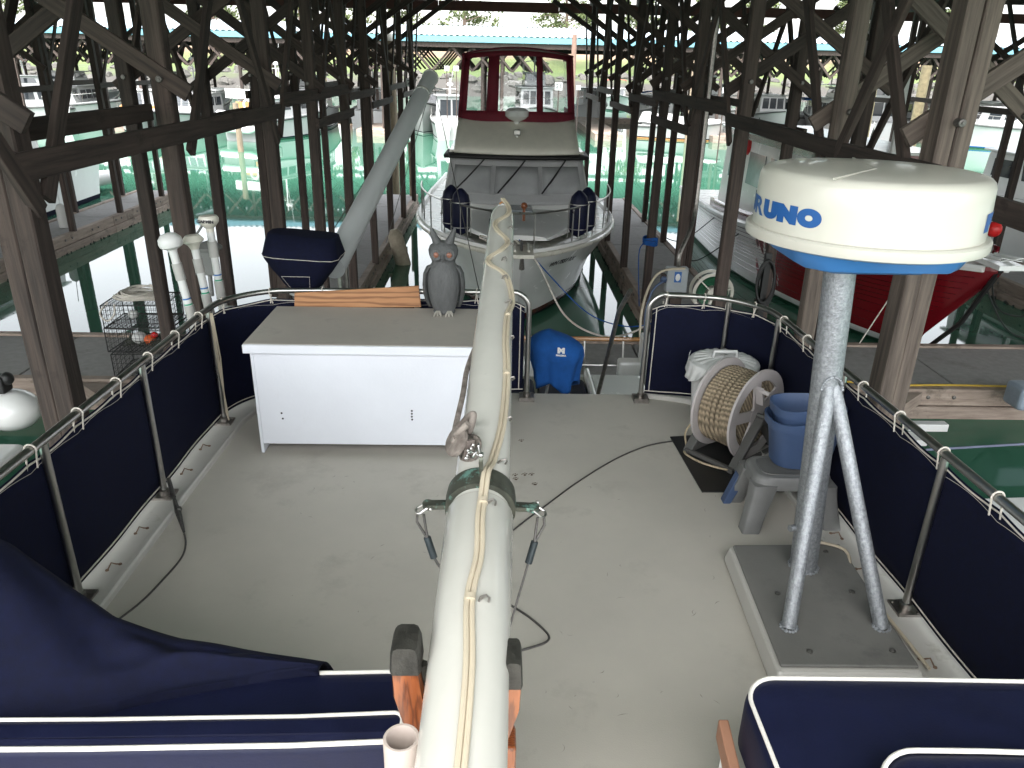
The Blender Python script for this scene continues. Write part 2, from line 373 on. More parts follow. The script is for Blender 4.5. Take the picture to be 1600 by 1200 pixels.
for i in range(len(mb.v)): mb.v[i] += Vector((random.uniform(-.15, .15), random.uniform(-.15, .15), random.uniform(-.15, .15)))
part('riprap', mb, M_rock, smooth=0, kind='stuff')
tag(bpy.data.objects['riprap'], 'grey boulders of the rocky foot along the far shore', 'rocks')

# ------------------------------------------------------------------ floating docks
DZ = .45
FINGERS = [(-29.8, -28.3), (-21.0, -19.4), (-12.9, -11.4), (-4.4, -2.85), (3.0, 4.75), (11.9, 13.5), (20.4, 22.0), (29.0, 30.6)]
def dock_run(rt_, x0, x1, y0, y1, axis, step, edges=True):
    """a deck of concrete panels with joints, timber walers along both long sides, a mussel crust under them"""
    L0, L1 = (y0, y1) if axis == 'y' else (x0, x1)
    k = max(1, round((L1-L0)/step)); e = .16
    for i in range(k):
        a = L0+(L1-L0)*i/k+.012; b = L0+(L1-L0)*(i+1)/k-.012; mb = MB()
        if axis == 'y': mb.bx(x0+e, x1-e, a, b, DZ-.25, DZ)
        else: mb.bx(a, b, y0+e, y1-e, DZ-.25, DZ)
        part('concrete_panel', mb, M_conc, rt_, smooth=0, bev=.01, bseg=1)
    for s in (0, 1):
        for lvl, (za, zb, out) in enumerate(((DZ-.24, DZ+.03, 0), (DZ-.46, DZ-.25, .03))):
            n = max(1, round((L1-L0)/4.8))
            for i in range(n):
                a = L0+(L1-L0)*i/n+.006; b = L0+(L1-L0)*(i+1)/n-.006; mb = MB()
                if axis == 'y':
                    q = (x0-out, x0+e-.01-out) if s == 0 else (x1-e+.01+out, x1+out); mb.bx(q[0], q[1], a, b, za, zb)
                else:
                    q = (y0-out, y0+e-.01-out) if s == 0 else (y1-e+.01+out, y1+out); mb.bx(a, b, q[0], q[1], za, zb)
                part('waler', mb, M_waler, rt_, smooth=0, bev=.012, bseg=1)
    mb = MB()
    if axis == 'y': mb.bx(x0+.1, x1-.1, y0+.1, y1-.1, -.5, DZ-.26)
    else: mb.bx(x0+.1, x1-.1, y0+.1, y1-.1, -.5, DZ-.26)
    part('float', mb, M_mussel, rt_, smooth=0)
def crust(rt_, x, y0, y1, axis='y'):
    mb = MB()
    for i in range(int((y1-y0)*9)):
        a = random.uniform(y0, y1); s = random.uniform(.02, .05)
        p = (x+random.uniform(-.02, .02), a, random.uniform(-.05, .02)) if axis == 'y' else (a, x+random.uniform(-.02, .02), random.uniform(-.05, .02))
        mb.ball(p, s, 5)
    part('mussel_crust', mb, M_mussel, rt_, smooth=0, kind='stuff')
def bolts(rt_, x, ys, axis='y', z=DZ-.1, sgn=1):
    for a in ys:
        mb = MB()
        if axis == 'y': mb.lathe((x, a, z), [(.03, -.02), (.03, .015), (.012, .02)], 8, (sgn, 0, 0))
        else: mb.lathe((a, x, z), [(.03, -.02), (.03, .015), (.012, .02)], 8, (0, sgn, 0))
        part('bolt', mb, M_bolt, rt_)
walk = root('walkway_dock', 'main grey concrete walkway dock crossing behind the boat from side to side', 'dock', (0, 11.5, DZ))
dock_run(walk, -38, 38, 10.5, 12.6, 'x', 2.4)
bolts(walk, 10.5, [4.8, 5.2, 6.6, 7.0, 8.6, 9.0, -5.6, -7.2], 'x', sgn=-1)
FL = {3: 'finger dock with weathered timber edges left of the white cruiser', 4: 'finger dock with weathered timber edges right of the white cruiser',
      2: 'concrete finger dock across open water at the far left', 5: 'finger dock at the far right beyond the red bow',
      1: 'second finger dock from the left edge, half hidden by boats', 6: 'second finger dock beyond the red bow at the right edge',
      0: 'finger dock outside the left edge of the view', 7: 'finger dock outside the right edge of the view'}
for i, (a, b) in enumerate(FINGERS):
    if i in (0, 7): continue
    f = root('finger_dock', FL[i], 'dock', ((a+b)/2, 20, DZ), group='finger docks beyond the walkway')
    dock_run(f, a, b, 12.63, 28.2, 'y', 2.6)
    if 1 < i < 6:
        crust(f, a-.03, 13, 28); crust(f, b+.03, 13, 28)
        bolts(f, b+.005, [13+q*1.45+r_ for q in range(10) for r_ in (0, .35)], sgn=1)
        bolts(f, a-.005, [13+q*1.45+r_ for q in range(10) for r_ in (0, .35)], sgn=-1)
for a, b, lab in ((-4.4, -2.85, 'near finger dock running beside the port side of the boat'), (3.0, 4.75, 'near finger dock running beside the starboard side of the boat')):
    f = root('finger_dock', lab, 'dock', ((a+b)/2, 3, DZ), group='finger docks on the near side'); dock_run(f, a, b, -5, 10.47, 'y', 2.6)
# corner gussets where the near fingers meet the walkway
for s, x in ((-1, -4.42), (1, 4.77)):
    mb = MB(); vs = [(x, 10.45, DZ), (x+s*1.7, 10.45, DZ), (x, 8.9, DZ)]
    mb.add(vs+[(p[0], p[1], DZ-.2) for p in vs], [(0, 1, 2), (3, 5, 4), (0, 3, 4, 1), (1, 4, 5, 2), (2, 5, 3, 0)])
    single('corner_gusset', ('left' if s < 0 else 'right')+' triangular timber gusset between near finger and walkway', 'dock gusset', mb, M_waler, vs[0], smooth=0)

# ------------------------------------------------------------------ the covered moorage shed
BENTS = [4.65, 7.1, 10.0, 12.45, 15.0, 17.9, 20.8, 23.7, 26.8]
shed = root('moorage_shed', 'dark weathered timber boat shed of posts and crossed braces over the slips', 'boat shed', (0, 11.5, DZ))
ZB = 6.72
OUT = (1, 2, 5, 6)
def brace(p0, p1, wd=.05, hg=.19, mat=None): timber('brace', p0, p1, wd, hg, mat or M_timber, shed)
for fi, (a, b) in enumerate(FINGERS):
    near_ = fi in (3, 4)
    xl, xr = a+.08, b-.08
    if fi == 4: xl, xr = 3.06, 4.60
    if fi == 3: xl, xr = -4.46, -2.85
    for bi, y in enumerate(BENTS):
        if not near_ and y < 6: continue
        rnd = random.uniform
        for k, x in enumerate((xl, xr)):
            mt_ = M_timber; wd = .15
            yy = y + rnd(-.08, .08)
            if fi == 4 and k == 1 and y < 9: continue
            if near_ and y == 4.65:
                mt_ = M_timber if fi == 3 else M_timberL       # two-ply columns beside the boat
                if fi == 4: yy = y = 5.4
                for q, (dx, dy, w_) in enumerate(((-.062, 0, .11), (.052, -.02, .115))):
                    timber('post', (x+dx, y+dy, DZ-.2), (x+dx+.02, y+dy, ZB), w_, .17 if q else .20, mt_, shed)
            else:
                if fi == 4 and y < 8: mt_ = M_timberL
                timber('post', (x, yy, DZ), (x+rnd(-.05, .05), yy+rnd(-.03, .03), ZB), wd, wd, mt_, shed)
            # knee braces along the row
            if y > 2 and fi not in (0, 7):
                for sg in ((-1, 1) if near_ and (bi+k) % 2 else (1,) if near_ or bi % 2 else ()):
                    brace((x+(.12 if k else -.12), yy+sg*.05, 4.05+rnd(-.15, .15)), (x+(.12 if k else -.12)+rnd(-.03, .03), yy+sg*1.85, ZB), .045, .115)
        # crossed braces from one post past the other up to the roof beam
        z0 = 4.55+rnd(-.12, .12)
        mb_ = M_timberL if (fi == 4 and y < 8) else M_timber
        if fi in (0, 7) or (fi in OUT and bi % 2): continue
        brace((xl-.22, y+.11, z0), (xr+1.35, y+.12, ZB+.05), .05, .14, mb_)
        brace((xr+.22, y-.11, z0+rnd(-.1, .1)), (xl-1.35, y-.12, ZB+.05), .05, .14, mb_)
        if near_:
            for (px_, pz_) in ((xl, z0+.12), (xr, z0+.12)):
                for yq, sg in ((y-.22, -1),):
                    mb = MB(); mb.lathe((px_, yq+.06, pz_), [(.028, -.1), (.028, .0), (.024, .006), (.010, .008), (.010, .018)], 10, (0, -1, 0)); part('bolt', mb, M_bolt, shed)
    if fi in (0, 7): continue
    # girts tying the rows
    for x, side in ((xl-.12, -1), (xr+.12, 1)):
        for z_ in ((4.0, 4.28) if near_ else (4.1,)):
            for ya, yb in ((12.3, 15.2), (17.8, 21.0), (23.6, 26.9)) if z_ < 4.2 else ((15.0, 18.0), (20.7, 23.9)):
                timber('girt', (x, ya-.1, z_), (x, yb+.1, z_), .05, .14, M_timber, shed)
    timber('row_beam', (xl, -1.0 if near_ else 6.5, ZB+.12), (xl, 28, ZB+.12), .14, .24, M_timber, shed)
    timber('row_beam', (xr, -1.0 if near_ else 6.5, ZB+.12), (xr, 28, ZB+.12), .14, .24, M_timber, shed)
timber('girt', (-2.99, 4.5, 4.46), (-2.99, 7.0, 4.45), .055, .14, M_timber, shed)
timber('girt', (-2.73, 4.5, 4.30), (-2.73, 10.2, 4.30), .055, .16, M_timber, shed)
timber('girt', (-2.73, 10.3, 4.42), (-2.73, 15.2, 4.42), .055, .16, M_timber, shed)
timber('girt', (2.94, 5.2, 4.26), (2.94, 10.2, 4.30), .055, .15, M_timber, shed)
timber('girt', (3.20, 3.2, 4.08), (3.20, 5.5, 4.12), .055, .15, M_timber, shed)
timber('girt', (2.94, 10.3, 4.42), (2.94, 15.2, 4.42), .055, .16, M_timber, shed)
for y in BENTS:
    for xa in (-38, -19, 0, 19):
        timber('roof_beam', (xa+.01, y, ZB+.37), (xa+18.99, y, ZB+.37), .14, .26, M_timber, shed)
for i, xa in enumerate(range(-38, 38, 4)):
    timber('fascia_board', (xa+.005, 28.15, ZB-.08), (xa+3.995, 28.15, ZB-.08), .05, .30, M_redwood, shed, roll=0)
mb = MB()                                # purlins under the sheets
for x in range(-38, 39, 2): mb.bx(x-.03, x+.03, -1.3, 28.2, ZB+.51, ZB+.64)
part('purlins', mb, M_timber, shed, smooth=0, kind='stuff')
def corrugated(x0, x1, y0, z0, y1, z1, pitch, amp):
    n = int((x1-x0)/pitch*4); mb = MB(); d = Vector((0, y1-y0, z1-z0)).normalized(); nn = Vector((0, -d.z, d.y))
    mb.grid(lambda u, v: Vector((x0+(x1-x0)*u, y0+(y1-y0)*v, z0+(z1-z0)*v)) + nn*amp*math.sin(2*math.pi*u*(x1-x0)/pitch), n, 1)
    return mb
part('roof_sheet', corrugated(-38, 38, 28.6, ZB+.66, 11.5, ZB+1.3, .24, .035), M_roofu, shed, smooth=0)
part('roof_sheet', corrugated(-38, 38, -1.5, ZB+.66, 11.5, ZB+1.3, .24, .035), M_roofu, shed, smooth=0)

# ------------------------------------------------------------------ the far shed across the fairway
def far_shed(y0, y1, zE, zR, label, x0=-95, x1=110, fine=True, yaw=0):
    t = root('covered_moorage', label, 'boat shed', (0, y0, DZ), yaw)
    ym = (y0+y1)/2
    P = lambda m_: m_
    for xa in range(x0, x1, 10):
        part('roof_sheet', corrugated(xa, xa+10, y0-.5, zE, ym, zR, .42, .05), M_roofm, t, smooth=0)
        part('roof_sheet', corrugated(xa, xa+10, y1+.5, zE, ym, zR, .42, .05), M_roofm, t, smooth=0)
    mb = MB(); mb.bx(x0, x1, y0-.56, y0-.46, zE-.42, zE-.06); part('fascia', mb, M_fascia, t, smooth=0)
    mb = MB(); mb.bx(x0, x1, y0-.4, y0-.2, zE-.75, zE-.45); part('eave_beam', mb, M_timber, t, smooth=0)
    mb = MB(); mb.bx(x0, x1, y1+.1, y1+.3, zE-.7, zE-.3); part('eave_beam', mb, M_timber, t, smooth=0)
    pb = MB(); k = 0
    rows = [y0, y0+3.5, y0+7, y0+11, y0+15] if fine else [y0, y0+6]
    x = x0+1.5
    while x < x1-1:
        if not (6 < x < 13 and fine):
            for yy in rows:
                if yy == y0 and -32 < x < 42:
                    timber('post', (x, yy, -.5), (x, yy, zE-.45), .2, .2, M_timber, t)
                    timber('post', (x+1.4, yy, -.5), (x+1.4, yy, zE-.45), .2, .2, M_timber, t)
                else:
                    pb.beam((x, yy, -.5), (x, yy, zE-.4), .2); pb.beam((x+1.4, yy, -.5), (x+1.4, yy, zE-.4), .2)
                zt = zE-.5
                for q in range(-2, 3):
                    pb.beam((x+q*1.4-.7, yy+.1, zt-1.75), (x+q*1.4+.9, yy+.1, zt), .14); pb.beam((x+q*1.4+2.1, yy-.1, zt-1.75), (x+q*1.4+.5, yy-.1, zt), .14)
                pb.beam((x+.1, yy, zt-1.9), (x+.1, yy+1.8, zt), .12); pb.beam((x+1.5, yy, zt-1.9), (x+1.5, yy+1.8, zt), .12)
        x += 8.4
    part('crossed_braces', pb, M_timber, t, smooth=0, kind='stuff')
    mb = MB(); mb.bx(x0, x1, y0+16, y0+18, -.2, DZ); part('dock_deck', mb, M_waler, t, smooth=0)
    x = x0+1.2
    while x < x1-1:
        mb = MB(); mb.bx(x-.1, x+1.9, y0-1.2, y0+16, -.2, DZ); part('finger', mb, M_waler, t, smooth=0)
        x += 8.4
    return t
far_shed(57.5, 84, 6.62, 7.75, 'long covered moorage with a white corrugated roof across the water')

# trees behind
leafmeshes = []
def tree(x, y, z, h, label, kind):
    t = root('tree', label, 'tree', (x, y, z), group='trees on the far shore')
    mb = MB(); top = []
    mb.tube([(x, y, z-.5), (x+.2, y, z+h*.3), (x-.1, y+.1, z+h*.65), (x+.15, y, z+h*.95)], [.34, .27, .17, .05], 8)
    for i in range(16):
        a = random.uniform(0, 6.28); hz = random.uniform(.20, .92)*h; L = (1.15-hz/h)*h*.36
        p0 = Vector((x+.05, y, z+hz)); p1 = p0+Vector((math.cos(a)*L*.5, math.sin(a)*L*.5, L*.16)); p2 = p0+Vector((math.cos(a)*L, math.sin(a)*L, L*.12-.3))
        mb.tube([p0, p1, p2], [.09, .06, .02], 5); top += [p1, p1.lerp(p2, .5), p2]
    part('trunk', mb, M_bark, t)
    lb = MB()
    for p in top:
        for c in range(4 if kind else 5):
            q = p+Vector((random.gauss(0, .7), random.gauss(0, .7), random.gauss(-.15, .4)))
            for j in range(11):
                r_ = q+Vector((random.gauss(0, .38), random.gauss(0, .38), random.gauss(0, .25))); s = random.uniform(.18, .36)
                ax = Vector((random.gauss(0, 1), random.gauss(0, 1), random.gauss(0, 1))).normalized(); u = ax.orthogonal().normalized()*s; v = ax.cross(u)
                lb.add([r_-u, r_-v*.6, r_+u, r_+v*.6], [(0, 1, 2, 3)])
    part('crown', lb, M_leaf, t, smooth=0, recalc=False)
    return t
TL = ['thin leafy tree standing behind the far roof, {} of the shore row']
ordn = ['first from the left', 'second from the left', 'third from the left', 'fourth from the left', 'fifth from the left', 'sixth from the left', 'seventh from the left', 'seventh from the right', 'sixth from the right', 'fifth from the right', 'fourth from the right', 'third from the right', 'second from the right', 'first from the right']
tx = [-92, -78, -62, -48, -37, -28, -19, -6, 12, 24, 36, 49, 66, 86]
for i, x in enumerate(tx):
    tree(x, 148+random.uniform(-6, 10), 6.2, random.uniform(13, 18), 'thin leafy tree behind the far white roof, '+ordn[i]+' of the row', i % 2)
# ================================================================== BOATS
def lerp(a, b, t): return a+(b-a)*t
def hull_mb(L, B, zb, zs, stripe=(.0, .10, .17), rake=.09, flare=.86, bowp=2.2, n=18, tr=.92, full=.42):
    """half-breadths lofted from stem to transom; material slots: 0 side, 1 stripe, 2 bottom, 3 deck"""
    rings = []
    for i in range(n+1):
        s = i/n                                     # 0 transom, 1 stem
        g = max(0, (s-full)/(1-full))
        bs = B/2*(tr+(1-tr)*min(1, s/.3))*(max(0, 1-g**bowp)**.8) ; bs = max(bs, .02)
        bw = B/2*flare*(tr+(1-tr)*min(1, s/.3))*(max(0, 1-g**(bowp*.8))**1.15); bw = max(bw, .015)
        z = lerp(zs, zb, s**2)
        def P(f, hb, zz): # f: 0 keel .. 1 sheer
            return (hb, L*(s*(1-rake*(1-f)*(s**3)*1.6)), zz)
        half = [P(0, .01, -.55), P(.15, bw*.75, -.3), P(.3, bw, stripe[0]), P(.35, lerp(bw, bs, .06), stripe[1]), P(.38, lerp(bw, bs, .1), stripe[2]),
                P(.55, lerp(bw, bs, .38), z*.45+.05), P(.8, lerp(bw, bs, .74), z*.75), P(1, bs, z), P(1, bs+.03, z+.03), P(1, bs+.02, z+.09), P(1, max(.01, bs-.05), z+.09), P(1, max(.008, bs-.06), z-.03)]
        ring = [Vector(q) for q in half[::-1]] + [Vector((-q[0], q[1], q[2])) for q in half]
        rings.append(ring)
    k = len(rings[0]); h = k//2
    rowm = []
    seg = [0, 0, 0, 0, 0, 0, 0, 1, 1, 2, 2]        # from deck edge down to keel
    seg = [0, 0, 0, 0, 0, 0, 0, 1, 2, 2, 2]
    rowm = seg + [2] + seg[::-1] + [3]
    mb = MB(); mb.loft(rings, True, True, False, 0, rowm)
    return mb
def cabin_mb(x0, x1, w0, w1, z0, z1, rf=.25, rb=.05, tum=.08, m=0):
    """box running from y=x0 (aft) to y=x1 (fore); rf/rb rake of front and back; tum: sides lean in"""
    mb = MB()
    vs = [(-w0/2, x0, z0), (w0/2, x0, z0), (w1/2, x1, z0), (-w1/2, x1, z0), (-w0/2+tum, x0+rb, z1), (w0/2-tum, x0+rb, z1), (w1/2-tum, x1-rf, z1), (-w1/2+tum, x1-rf, z1)]
    mb.add(vs, [(0, 3, 2, 1), (4, 5, 6, 7), (0, 1, 5, 4), (1, 2, 6, 5), (2, 3, 7, 6), (3, 0, 4, 7)], m); mb.c = vs
    return mb
def panes(bt, vs, face, n, u0, u1, v0, v1, mat, gap=.05, name='window', dep=.02):
    """n panes on a face of a cabin; face gives four corner indices bl, br, tr, tl"""
    bl, br, tr_, tl = [Vector(vs[i]) for i in face]
    nrm = (br-bl).cross(tl-bl).normalized()
    cen = sum((Vector(v) for v in vs), Vector())/8
    if nrm.dot((bl+tr_)/2-cen) < 0: nrm = -nrm
    for i in range(n):
        a = lerp(u0, u1, i/n)+gap/2; b = lerp(u0, u1, (i+1)/n)-gap/2
        q = [lerp(lerp(bl, br, u), lerp(tl, tr_, u), v) for u, v in ((a, v0), (b, v0), (b, v1), (a, v1))]
        mb = MB(); mb.add([p+nrm*dep for p in q]+[p-nrm*.02 for p in q], [(0, 1, 2, 3), (7, 6, 5, 4), (0, 4, 5, 1), (1, 5, 6, 2), (2, 6, 7, 3), (3, 7, 4, 0)])
        part(name, mb, mat, bt, smooth=0, world=False)
FRONT, BACK, LEFT, RIGHT = (2, 3, 7, 6), (0, 1, 5, 4), (3, 0, 4, 7), (1, 2, 6, 5)
def rail_mb(L, B, zb, zs, s0=.5, hgt=.6, n=8, r=.016, full=.42, bowp=2.2):
    mb = MB(); pts = []
    for sg in (1, -1):
        side = []
        for i in range(n+1):
            s = lerp(s0, .985, i/n); g = max(0, (s-full)/(1-full)); b = max(.05, B/2*max(0, 1-g**bowp)**.8-.06); z = lerp(zs, zb, s**2)
            side.append(Vector((sg*b, L*s, z+.05)))
        pts.append(side)
    top = [p+Vector((0, .05, hgt)) for p in pts[0]] + [p+Vector((0, .05, hgt)) for p in pts[1][::-1]]
    mb.tube(top, r, 6)
    for side in pts:
        for p in side[::2]: mb.tube([p, p+Vector((0, .05, hgt))], r*.8, 5)
    return mb
def boat(name, label, wl, rz, L, B, zb, zs, hullm=None, stripem=None, cabins=(), bottom=None, rail=True, mast=0, canopy=None, outboards=0, fly=None, group=None, extra=None, cat='boat', deckm=None, cen=True):
    x, y = wl[0], wl[1]
    if cen:                                        # wl is the middle of the boat
        x -= -math.sin(rz)*L/2; y -= math.cos(rz)*L/2
    b = root(name, label, cat, (x, y, 0), rz, group)
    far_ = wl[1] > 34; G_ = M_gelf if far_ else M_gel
    hm = hull_mb(L, B, zb, zs)
    part('hull', hm, [hullm or G_, stripem or M_navy, bottom or M_dkgreen, deckm or G_], b, smooth=45, world=False)
    for cb in cabins:
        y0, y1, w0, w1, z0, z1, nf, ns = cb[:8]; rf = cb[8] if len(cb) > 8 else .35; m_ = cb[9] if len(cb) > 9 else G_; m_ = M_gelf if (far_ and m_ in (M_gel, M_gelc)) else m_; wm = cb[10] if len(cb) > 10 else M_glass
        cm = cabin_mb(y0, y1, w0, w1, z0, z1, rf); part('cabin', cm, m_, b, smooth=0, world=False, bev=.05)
        if nf: panes(b, cm.c, FRONT, nf, .06, .94, .45, .9, wm, name='windshield')
        if ns:
            panes(b, cm.c, LEFT, ns, .08, .94, .45, .85, wm); panes(b, cm.c, RIGHT, ns, .06, .92, .45, .85, wm)
            panes(b, cm.c, BACK, 2, .1, .9, .3, .88, wm)
        rm = MB(); rm.bx(-w0/2+.0, w0/2-.0, y0-.15, y1-rf+.2, z1+.003, z1+.07); part('cabin_roof', rm, G_, b, smooth=0, world=False, bev=.03)
    if rail: part('bow_rail', rail_mb(L, B, zb, zs), M_steel, b, world=False)
    rb = MB()
    for sg in (1, -1):
        pts = []
        for i in range(13):
            s = i/12*.985; g = max(0, (s-.42)/.58); bs = B/2*(.92+.08*min(1, s/.3))*max(0, 1-g**2.2)**.8
            pts.append((sg*(bs+.035), L*s, lerp(zs, zb, s*s)-.06))
        rb.tube(pts, .035, 6)
    part('rub_rail', rb, M_black if not hullm else G_, b, world=False)
    if mast:
        mm = MB(); y_ = mast[0]; mm.tube([(0, y_, mast[1]), (0, y_-.1, mast[2])], [.06, .035], 8); mm.tube([(-.5, y_, mast[2]-.7), (.5, y_, mast[2]-.7)], .02, 6)
        mm.tube([(0, y_, mast[1]+.4), (.3, y_+.05, mast[2]+.8)], .012, 5)
        mm.lathe((0, y_+.1, mast[2]-.5), [(.02, 0), (.24, .02), (.25, .12), (.18, .2), (.02, .22)], 16)
        part('mast', mm, M_plastw, b, world=False)
    if canopy:
        y0, y1, w_, z0, z1, m_ = canopy; cm = MB()
        cm.grid(lambda u, v: Vector(((u-.5)*w_, lerp(y0, y1, v), z1+.16*math.cos((u-.5)*2.9)-.05*math.sin(v*9)*.3)), 8, 6)
        part('canopy', cm, m_, b, world=False, solid=.03)
        for sg in (-1, 1):
            for yy in (y0+.1, (y0+y1)/2, y1-.1):
                fm = MB(); fm.tube([(sg*w_*.46, yy, z0), (sg*w_*.48, yy, z1)], .018, 6); part('canopy_pole', fm, M_steel, b, world=False)
    for i in range(outboards):
        xo = (i-(outboards-1)/2)*.75; om = MB()
        om.loft([[(xo+.19*a*k_, -.15+.3*b_*k_-(.25 if z_ < .6 else .12), z_) for a, b_ in ((-1, -.6), (-.6, -1), (.6, -1), (1, -.6), (1, .6), (.6, 1), (-.6, 1), (-1, .6))] for z_, k_ in ((-.5, .25), (.3, .3), (.65, .75), (.9, 1), (1.25, .95), (1.42, .6))])
        part('outboard', om, M_gel, b, world=False)
    if extra: extra(b)
    return b
def wl(px, py): p = az(px, py, 0); return (p.x, p.y)

def hullpt(s, f, sg, L=14.0, B=3.9, zb=2.05, zs=1.25, rake=.13, flare=.88, bowp=2.1, full=.38):
    g = max(0, (s-full)/(1-full)); bs = B/2*(.92+.08*min(1, s/.3))*max(0, 1-g**bowp)**.8; bw = B/2*flare*(.92+.08*min(1, s/.3))*max(0, 1-g**(bowp*.8))**1.15
    z = lerp(zs, zb, s*s); hs_ = [(.38, .1, .22), (.55, .38, z*.45+.05), (.8, .74, z*.75), (1, 1, z)]
    for (f0, b0, z0), (f1, b1, z1) in zip(hs_, hs_[1:]):
        if f <= f1+1e-6:
            t = (f-f0)/(f1-f0); ff = f; hb = lerp(bw, bs, lerp(b0, b1, t)); zz = lerp(z0, z1, t); break
    return Vector((sg*hb, L*(s*(1-rake*(1-ff)*(s**3)*1.6)), zz))
# ---------------- the white cruiser moored bow on, right behind the walkway
BX, BY, BL, BB = .45, 13.25, 13.6, 4.75
cr_ = root('cabin_cruiser', 'white cabin cruiser moored bow on, with burgundy flybridge enclosure and grey mesh windshield cover', 'boat', (BX, BY+BL, 0), R(180))
part('hull', hull_mb(BL, BB, 1.78, 1.35, stripe=(.0, .09, .20), rake=.11, flare=.76, bowp=2.7, n=30, full=.44), [M_gel, M_redh, M_black, M_gelc], cr_, smooth=45, world=False)
def CP(y): return BL-(y-BY)            # world distance -> boat's own y
rb = MB()
for sg in (1, -1):
    pts = []
    for i in range(31):
        s = i/30*.996; g = max(0, (s-.44)/.56); bs = BB/2*(.92+.08*min(1, s/.3))*max(0, 1-g**2.7)**.8
        pts.append((sg*(bs+.045), BL*s, lerp(1.35, 1.78, s*s)-.02))
    rb.tube(pts, .05, 8)
part('rub_rail', rb, M_gelc, cr_, world=False)
part('bow_rail', rail_mb(BL, BB, 1.80, 1.35, .56, .66, 12, .019, .44, 2.7), M_steel, cr_, world=False)
mb = MB(); mb.box((0, BL-.02, 1.86), (.42, .9, .07)); mb.tube([(-.12, BL+.3, 1.93), (-.12, BL-.4, 1.93)], .025, 6); mb.tube([(.12, BL+.3, 1.93), (.12, BL-.4, 1.93)], .025, 6)
part('anchor_pulpit', mb, M_gelc, cr_, world=False, bev=.02)
mb = MB(); mb.tube([(0, BL+.36, 1.82), (0, BL-.3, 1.98)], .025, 8); mb.tube([(0, BL+.36, 1.82), (0, BL+.30, 1.62)], [.03, .05], 8); part('anchor', mb, M_steeld, cr_, world=False)
# raised foredeck and hatch
ym = CP(17.4)
mb = MB(); rings = []
for t in range(9):
    y_ = lerp(ym, BL-1.5, t/8); w_ = lerp(1.55, .55, (t/8)**1.3); h_ = lerp(.34, .10, t/8); z_ = lerp(1.35, 1.78, (y_/BL)**2)+.04
    rings.append([(w_*math.cos(a), y_, z_+h_*math.sin(a)**.6) for a in [math.pi*k/12 for k in range(13)]])
mb.loft(rings, False, True); part('trunk_cabin', mb, M_gel, cr_, world=False)
mb = MB(); mb.box((0, BL-3.0, 2.06), (.62, .62, .10)); part('deck_hatch', mb, M_pane, cr_, world=False, bev=.03)
mb = MB(); mb.box((.42, BL-1.55, 2.0), (.34, .4, .22)); mb.lathe((.42, BL-1.55, 2.1), [(.09, 0), (.06, .1), (.10, .16), (.02, .18)], 12)
part('windlass', mb, M_navy, cr_, world=False, bev=.02)
mb = MB(); mb.tube([(-.1, BL-2.1, 2.0), (-.1, BL-2.1, 2.25)], .03, 8); mb.ball((-.1, BL-2.1, 2.3), .07, 10); part('samson_post', mb, M_teak, cr_, world=False)
# deckhouse: front slopes back; covered by grey mesh
fz = 2.02
mb = MB(); W0, W1 = 3.42, 3.05; yF, yT = CP(17.3), CP(18.25)
def dh(u, v):
    x = (u-.5)*lerp(W0, W1, v); bow_ = .28*math.cos((u-.5)*math.pi)
    return Vector((x, lerp(yF, yT, v)+bow_, lerp(1.75, 2.92, v)))
mb.grid(dh, 12, 8); part('deckhouse_front', mb, M_gel, cr_, world=False, solid=.02)
M_ws = pm('covered_glass', (.36, .365, .37), .75, var=.15, scale=1.5)
cov = MB(); cov.grid(lambda u, v: dh(.015+.97*u, .2+.76*v)+Vector((0, .075+.008*math.sin(u*21)*math.sin(v*7), .03)), 24, 12)
part('windshield_cover', cov, M_mesh, cr_, world=False, solid=.012)
for a, b in ((.05, .32), (.345, .655), (.68, .95)):           # clear panes that show through the cover
    q = MB(); q.grid(lambda u, v: dh(lerp(a, b, u), lerp(.36, .84, v))+Vector((0, .105, .04)), 6, 3); part('windshield', q, M_ws, cr_, world=False, solid=.008)
    q = MB(); q.tube([dh(lerp(a, b, u), v)+Vector((0, .110, .042)) for u, v in ((0, .36), (0, .84), (1, .84), (1, .36))], .014, 6, True); part('seam', q, M_mesh, cr_, world=False)
for a in (.20, .50, .80):
    q = MB(); p0 = dh(a-.06, .93)+Vector((0, .15, .06)); p1 = dh(a+.07, .55)+Vector((0, .16, .05)); q.beam(p0, p1, .025, .02); q.beam(dh(a+.02, .7)+Vector((0, .15, .05)), dh(a+.13, .38)+Vector((0, .15, .05)), .03, .02)
    part('wiper', q, M_black, cr_, world=False)
cb = cabin_mb(CP(24.5), yT-.02, 3.3, 3.02, 1.3, 2.92, 0, .05, .1); part('deckhouse', cb, M_gel, cr_, smooth=0, world=False, bev=.04)
panes(cr_, cb.c, LEFT, 3, .1, .92, .5, .85, M_glass); panes(cr_, cb.c, RIGHT, 3, .08, .9, .5, .85, M_glass)
# brow, then cream flybridge front
mb = MB(); mb.grid(lambda u, v: Vector(((u-.5)*lerp(3.34, 3.20, v), yT+.42*math.cos((u-.5)*math.pi)+.10-.5*v, lerp(2.88, 2.97, v)+.03*math.cos((u-.5)*3.1))), 14, 2); part('brow', mb, M_black, cr_, world=False, solid=-.07)
mb = MB()
M_fb = pm('cream_flybridge', (.74, .71, .62), .35, var=.04)
def fb(u, v):
    w_ = lerp(2.86, 2.74, v**.8); return Vector(((u-.5)*w_, yT+.05-lerp(0, .95, v)+.36*math.cos((u-.5)*math.pi)*(1-.3*v), lerp(2.99, 3.66, v**.8)))
mb.grid(fb, 14, 8); part('flybridge_front', mb, M_fb, cr_, world=False, solid=-.05)
cb = cabin_mb(CP(24.4), yT-.06, 3.15, 3.1, 2.93, 3.05, 0, 0, 0); part('flybridge_deck', cb, M_gelc, cr_, smooth=0, world=False)
